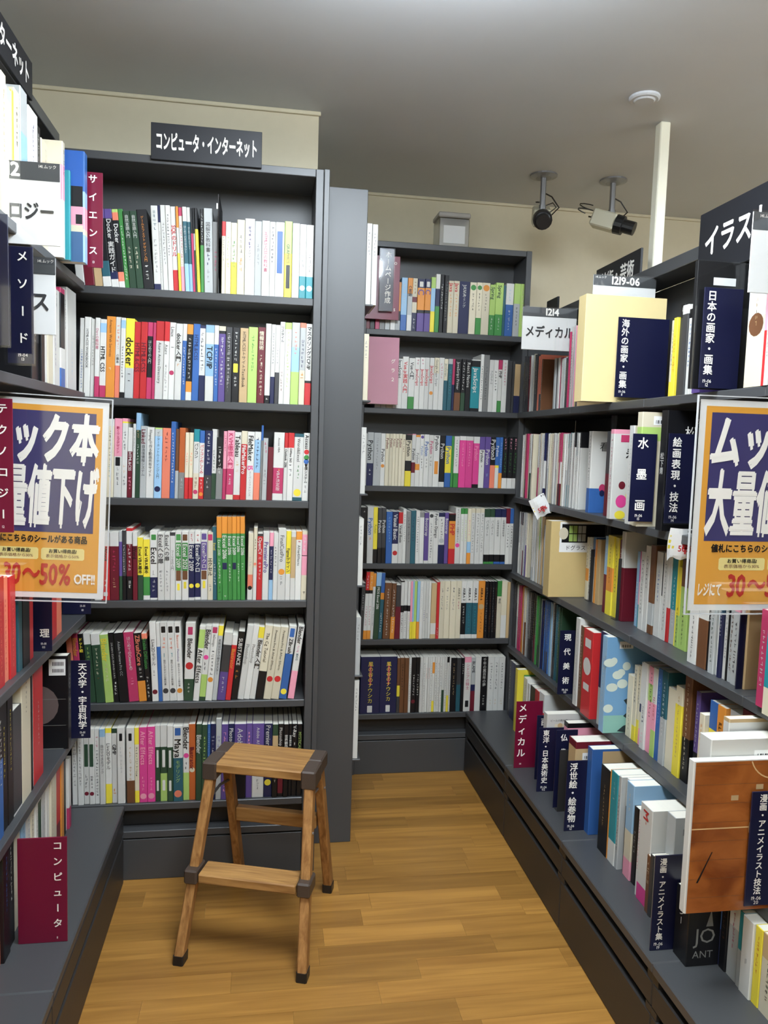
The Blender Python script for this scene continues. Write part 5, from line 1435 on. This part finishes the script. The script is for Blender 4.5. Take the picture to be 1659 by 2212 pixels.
plate('divider_plate', 'navy astronomy divider beside the black barcode book', (-0.5003, -0.4434, 0.4999, 0.7101, 2.062), NAVY, [('v', '天文学・宇宙科学', 0.66, 0.97, 0.12, 0.027, LETTER)] + [('c', '13-01', 0.66, 0.065, 0, 0.008, LETTER, 0), ('c', '10', 0.66, 0.03, 0, 0.008, LETTER, 0)])
plate('divider_plate', 'wide maroon divider standing on the left base', (-0.4914, -0.3936, 0.235, 0.465, 1.609), MAROON, [('v', 'コンピュータ', 0.81, 0.965, 0.14, 0.02, LETTER), ('c', '11', 0.8, 0.035, 0, 0.007, LETTER, 0)])
plate('divider_plate', 'navy sleeved divider at the left of the far bookcase', (0.4075, 0.4592, 1.7894, 2.0125, 2.855), NAVY, [('v', 'ホームページ作成', 0.6, 0.96, 0.12, 0.024, LETTER)], sleeve=0.003)
plate('divider_plate', 'maroon divider behind the navy one in the far bookcase', (0.3589, 0.4855, 1.7611, 1.9925, 2.872), MAROON, [('c', 'O', 0.87, 0.87, 0, 0.014, LETTER, 0.02), ('c', 'S', 0.87, 0.14, 0, 0.014, LETTER, 0.02)])
plate('divider_plate', 'rose-pink shiny divider on the second shelf of far bookcase', (0.3716, 0.4903, 1.4483, 1.6954, 2.862), principled('plate_maroon_glare', (206, 148, 168), 0.12, 0.7), [('v', 'グラ２', 0.82, 0.68, 0.34, 0.017, LETTER)], sleeve=0.002)  # maroon plate; the plastic's glare is painted in as rose
# clear divider in the row of computer books
o = tag(bx('clear_divider', -0.1385, -0.1355, 2.228, 2.4, 1.7053, 1.972, clear('smoky_clear', 0.12, (150, 148, 150)), None, 0), 'smoky clear divider standing in the top row of computer books', 'divider', 'section dividers')
quad_ = MB().box(-0.0055, -0.0015, -0.0875, -0.084, 0.093, 0.108, WHITE).build('paper_tab', o)
# metal bookends
for i, (P, zb) in enumerate((((1.0427, 1.0839, 0.7936, 0.9827, 2.31), 0.8123), ((1.0107, 1.0577, 0.8053, 0.9924, 2.05), 0.8123), ((0.8573, 0.8984, 0.2654, 0.4355, 2.035), 0.2503))):
    x0, x1, z0, z1, y = P
    t = thing('bookend', ['dark grey metal bookend by the tan slipcase book', 'dark grey metal bookend in the middle of the third right shelf', 'dark grey metal bookend before a navy plate on the base'][i], 'bookend', (x0, y, zb), 'metal bookends')
    bx('upright_plate', x0, x0 + 0.07, y, y + 0.002, zb, z1, SHELF_DARK, t, 0.0005); bx('foot_plate', x0, x0 + 0.07, y + 0.002, y + 0.03, zb, zb + 0.001, SHELF_DARK, t, 0)

# ---------------------------------------------------------------- header signs over the cases
def top_sign(label, loc, rz, W_, H_, text, size, off=0.0, mat=SIGNK):
    o = MB().box(-W_/2, W_/2, 0, 0.008, 0, H_, mat, 0.001).build('header_sign', None, loc, (0, 0, rz)); tag(o, label, 'sign', 'black header signs')
    if text:
        mb = MB(); ps, L = hline(text, size, 0.028)
        k = W_ * 0.92 / L
        ps, L = hline(text, size, 0.028, min(0.86, k)); put(mb, ps, LETTER, -L/2 + off, H_*0.5 - size*0.36, -0.0006); mb.build('lettering', o)
x0, x1, z0, z1, y = (-0.3162, -0.0211, 2.0466, 2.142, 2.235)
top_sign('black header sign with white katakana above the computer books', ((x0+x1)/2, 2.2165, z0), 0, x1 - x0, z1 - z0, 'コンピュータ・インターネット', 0.052)
top_sign('black header sign cut off at the upper right', (1.09, 1.636, 1.746), -math.pi/2, 0.47, 0.16, 'イラスト集', 0.076, -0.045)
top_sign('black header sign in the middle of the right-hand row', (1.16, 2.49, 1.8353), -math.pi/2, 0.33, 0.105, '美術・芸術', 0.058)
top_sign('small black header sign at the far end of the right row', (1.06, 2.815, 1.78), -math.pi/2, 0.11, 0.083, '', 0.04)
top_sign('black header sign cut off at the upper left', (-0.542, 1.64, 2.062), math.pi/2, 0.62, 0.084, 'コンピュータ・インターネット', 0.052)

# ---------------------------------------------------------------- sale posters
ORANGE = principled('poster_orange', (222, 158, 62), 0.4); PURP = principled('poster_navy', (62, 58, 104), 0.4); CREAMB = principled('poster_cream', (232, 214, 140), 0.4)
REDT = principled('poster_red', (188, 48, 36), 0.4)
def poster(label, P, roll):
    x0, x1, z0, z1, y = P; W_, H_ = x1 - x0, z1 - z0
    t = thing('sale_poster', label, 'poster', ((x0+x1)/2, y, z0), 'sale posters'); t.rotation_euler = (0, roll, 0)
    MB().box(-W_/2, W_/2, 0, 0.002, 0, H_, WHITE).build('sheet', t)
    pr = MB(); b = 0.012
    quad(pr, -W_/2 + b, W_/2 - b, b, H_ - b, -0.0003, ORANGE)
    quad(pr, -W_/2 + b*2, W_/2 - b*2, H_*0.335, H_ - b*2, -0.0006, PURP)
    for sx in (-1, 1):
        quad(pr, sx*W_*0.17 + W_*0.02 - W_*0.16, sx*W_*0.17 + W_*0.02 + W_*0.16, H_*0.195, H_*0.255, -0.0006, CREAMB, 0.003)
    pr.build('printed_area', t)
    lt = MB()
    def line(tx, cx, z, size, m, wmax, bold=0.02, shear=0.0, sy=1.0, e=0.0012):
        ps, L = hline(tx, size, bold, 1.0, shear); k = wmax / L
        ps, L = hline(tx, size, bold, k, shear)
        put(lt, [([(a, b_*sy) for a, b_ in p], f) for p, f in ps], m, cx - L/2, z, -e)
    line('ムック本', 0.0, H_*0.71, 0.088, LETTER, W_*0.86, 0.045, 0.1, 1.2)
    line('大量値下げ', 0.0, H_*0.395, 0.088, LETTER, W_*0.86, 0.04, 0.1, 1.5)
    line('値札にこちらのシールがある商品', 0.0, H_*0.285, 0.017, ink('k'), W_*0.74, 0.035)
    for sx in (-1, 1):
        line('お買い得商品!', sx*W_*0.17 + W_*0.02, H_*0.232, 0.009, ink('k'), W_*0.21, 0.02); line('表示価格から' + ('30' if sx < 0 else '50') + '%', sx*W_*0.17 + W_*0.02, H_*0.207, 0.008, ink('m'), W_*0.25, 0.0)
    line('30～50%', W_*0.01, H_*0.07, 0.055, REDT, W_*0.5, 0.03, 0.05, 1.1)
    line('レジにて', -W_*0.365, H_*0.075, 0.022, LETTER, W_*0.17, 0.03, 0.1, 1.3); line('OFF!!', W_*0.36, H_*0.075, 0.022, LETTER, W_*0.16, 0.03, 0.0, 1.3)
    lt.build('lettering', t)
    MB().box(-W_/2 - 0.006, W_/2 + 0.006, -0.0035, -0.0025, -0.006, H_ + 0.006, SLEEVE).build('sleeve', t)
    fr = MB(); FR = principled('sleeve_edge', (190, 192, 194), 0.2, 0.6)
    for q in ((-W_/2 - 0.008, -W_/2 - 0.006, -0.008, H_ + 0.008), (W_/2 + 0.006, W_/2 + 0.008, -0.008, H_ + 0.008), (-W_/2 - 0.006, W_/2 + 0.006, -0.008, -0.006), (-W_/2 - 0.006, W_/2 + 0.006, H_ + 0.006, H_ + 0.008)): fr.box(q[0], q[1], -0.0036, 0.001, q[2], q[3], FR)
    fr.build('sleeve_frame', t)
    return t
poster('orange and navy sale poster in a clear sleeve on the left shelves', (-0.5939, -0.3289, 0.963, 1.3703, 1.65), 0.033)
poster('orange and navy sale poster in a clear sleeve on the right shelves', (0.8185, 1.1262, 0.9953, 1.4034, 1.36), 0.0)

# ---------------------------------------------------------------- price tags
def price_tag(label, loc, rot, W_, H_, jag):
    n, m = 8, 6; mb = MB()
    for sgn in (0, 1):
        vs = []
        for j in range(m + 1):
            for i in range(n + 1):
                u, v = i/n, j/m; low = 0.12 * abs(math.sin(u * 7.0)) * jag if j == 0 else 0
                vs.append(((u - 0.5)*W_, 0.008*math.sin(u*6 + v*3) * jag + 0.006*(v - 0.5)**2 - 0.0005*sgn, (v + low)*H_))
        for j in range(m):
            for i in range(n):
                a = j*(n+1) + i; q = (a, a+1, a+n+2, a+n+1)
                v = j/m
                mat = ink('k') if v > 0.82 else ink('y') if (i < 2 and 0.25 < v < 0.75) else WHITE
                if sgn: mat = WHITE; q = q[::-1]
                mb.add([vs[k] for k in q], [(0, 1, 2, 3)], mat)
    o = mb.build('price_tag', None, loc, rot, True); tag(o, label, 'tag', 'loose price tags')
    lt = MB(); marks(lt, ink('r'), 0.0, H_*0.55, H_*0.2, W_*0.5, -0.012, random.Random(5)); ps, L = hline('50%', 0.02, 0.02); put(lt, ps, ink('r'), -L/2, H_*0.32, -0.011); lt.build('lettering', o)
price_tag('crumpled white price tag hanging beside the right sale poster', (0.974, 1.66, 1.045), (0, 0.06, 0), 0.07, 0.078, 1.0)
price_tag('creased price tag hanging under the second right shelf', (0.955, 2.5, 1.07), (0, -0.5, 0), 0.06, 0.075, 0.6)

# ---------------------------------------------------------------- wooden step stool
STW = wood('stool_wood', (132, 92, 50), (184, 140, 84), (5, 60, 60), 1.3, 0.12, 0.45)
STL = wood('stool_leg_wood', (126, 84, 44), (182, 134, 80), (70, 70, 5), 1.3, 0.12, 0.45)
st = thing('step_stool', 'folding wooden two-step stool with dark plastic joints on the floor', 'stool', (0.02, 1.985, 0), None, math.radians(-17.6))
TOPZ = 0.466
MB().box(-0.118, 0.118, -0.074, 0.074, TOPZ - 0.024, TOPZ, STW, 0.003).build('top_step', st)
legs = {}
for sx in (-1, 1):
    f0 = Vector((sx*0.157, -0.188, 0.02)); f1 = Vector((sx*0.131, -0.052, TOPZ - 0.02)); b0 = Vector((sx*0.134, 0.186, 0.02)); b1 = Vector((sx*0.128, 0.045, TOPZ - 0.02))
    for nm_, p, q in (('front_leg', f0, f1), ('back_leg', b0, b1)):
        lg = MB().beam(p, q, 0.024, 0.032, STL, (1, 0, 0), (0, 1, 0)).build(nm_, st)
        MB().beam(p + Vector((0, 0, -0.02)), p + (q - p)*0.008 + Vector((0, 0, 0.0)), 0.0275, 0.0355, BLACKP, (1, 0, 0), (0, 1, 0)).build('foot_cap', lg)
    MB().box(sx*0.131 - 0.019, sx*0.131 + 0.019, -0.078, -0.003, TOPZ - 0.045, TOPZ + 0.003, BROWNP, 0.004).build('top_joint', st)
    MB().box(sx*0.129 - 0.019, sx*0.129 + 0.019, 0.002, 0.074, TOPZ - 0.04, TOPZ + 0.001, BROWNP, 0.004).build('top_joint', st)
    k = 0.44; c = f0 + (f1 - f0)*k
    MB().box(c.x - 0.017, c.x + 0.017, c.y - 0.032, c.y + 0.03, 0.185, 0.222, BROWNP, 0.004).build('step_joint', st)
    a = f0 + (f1 - f0)*0.82; b = b0 + (b1 - b0)*0.80
    MB().tube([a + Vector((-sx*0.004, 0, 0)), (a + b)/2 + Vector((-sx*0.004, 0, 0.012)), b + Vector((-sx*0.004, 0, 0))], 0.004, METAL, 6).build('hinge_stay', st)
    for w_, z_ in ((b, 0.0), (f0 + (f1-f0)*0.7, 0.0)): MB().tube([w_ + Vector((sx*0.011, 0, z_)), w_ + Vector((sx*0.0145, 0, z_))], 0.0035, METAL, 8).build('rivet', st)
MB().box(-0.126, 0.126, -0.158, -0.09, 0.19, 0.214, STW, 0.003).build('lower_step', st)
MB().box(-0.116, 0.116, 0.088, 0.112, 0.232, 0.272, STW, 0.003).build('back_rail', st)

# ---------------------------------------------------------------- ceiling fittings
def cctv(label, x, y, drop, az, tilt):
    t = thing('security_camera', label, 'camera', (x, y, CEIL), 'security cameras')
    MB().tube([(0, 0, 0), (0, 0, -0.006), (0, 0, -0.012)], [0.052, 0.052, 0.03], METAL, 20).build('ceiling_plate', t)
    MB().tube([(0, 0, -0.012), (0, 0, -drop)], 0.011, METAL, 10).build('pole', t)
    MB().tube([(0, 0, -drop + 0.012), (0, 0, -drop - 0.012)], 0.014, METAL, 10).build('swivel', t)
    R_ = Euler((tilt, 0, az)).to_matrix(); C0 = Vector((0, 0, -drop - 0.035))
    def tr(mb): mb.v = [tuple(R_ @ Vector(p) + C0) for p in mb.v]; return mb
    tr(MB().box(-0.034, 0.034, -0.02, 0.075, -0.032, 0.032, principled('camera_cream', (206, 202, 180), 0.4), 0.005)).build('camera_body', t)
    ln = tr(MB().tube([(0, -0.02, 0), (0, -0.05, 0)], [0.037, 0.036], BLACKP, 16)).build('lens_mount', t)
    tr(MB().tube([(0, -0.05, 0), (0, -0.052, -0.0), (0, -0.095, 0)], [0.03, 0.026, 0.026], BLACKP, 16)).build('lens', t)
    p = [C0 + R_ @ Vector((0.0, 0.095, 0)), C0 + Vector((0.05, 0.06, 0.02)), C0 + Vector((0.075, 0.02, 0.05)), C0 + Vector((0.04, 0.01, 0.085)), Vector((0.012, 0, -drop*0.55))]
    MB().tube(p, 0.0028, BLACKP, 6).build('cable', t)
    p = [C0 + R_ @ Vector((0.02, -0.03, 0.02)), C0 + R_ @ Vector((0.05, -0.01, 0.04)), C0 + R_ @ Vector((0.04, 0.03, 0.05)), C0 + R_ @ Vector((0.0, 0.03, 0.035))]
    MB().tube(p, 0.002, BLACKP, 6).build('lens_cable', t)
    c1 = C0 + R_ @ Vector((0, 0.105, 0.012))
    MB().tube([c1 + R_ @ Vector((0.018*math.cos(k*0.7), 0.03*math.sin(k*0.7) + 0.012, 0.004*k*0.5)) for k in range(16)], 0.0022, BLACKP, 6).build('cable_loop', t)
cctv('security camera on a ceiling pole pointing towards the viewer', 1.045, 2.93, 0.125, -0.25, 0.45)
cctv('security camera on a ceiling pole turned to the side', 1.325, 2.92, 0.125, 0.95, 0.35)
sd = thing('smoke_detector', 'round flat grey smoke detector on the ceiling', 'detector', (1.098, 2.236, CEIL))
MB().tube([(0, 0, 0), (0, 0, -0.006), (0, 0, -0.01)], [0.045, 0.045, 0.04], CEILM, 24).build('base_ring', sd)
MB().tube([(0, 0, -0.0101), (0, 0, -0.014)], [0.032, 0.028], CEILM, 20).build('sensor_dome', sd)
# clear box on top of the far bookcase
bxo = thing('plastic_box', 'clear plastic box with pale label on top of the far bookcase', 'box', (0.70, 2.98, 2.05))
MB().box(-0.06, 0.06, -0.05, 0.05, 0.0005, 0.115, clear('frosted_clear', 0.3, (226, 226, 222), 0.3), 0.004).build('body', bxo)
MB().box(-0.063, 0.063, -0.053, 0.053, 0.1155, 0.135, principled('box_lid', (150, 146, 140), 0.4), 0.004).build('lid', bxo)
MB().box(-0.042, 0.042, -0.0512, -0.0505, 0.02, 0.085, principled('box_label', (190, 190, 188), 0.4)).build('paper_label', bxo)

bpy.data.objects.remove(_ob); bpy.data.curves.remove(_cu)
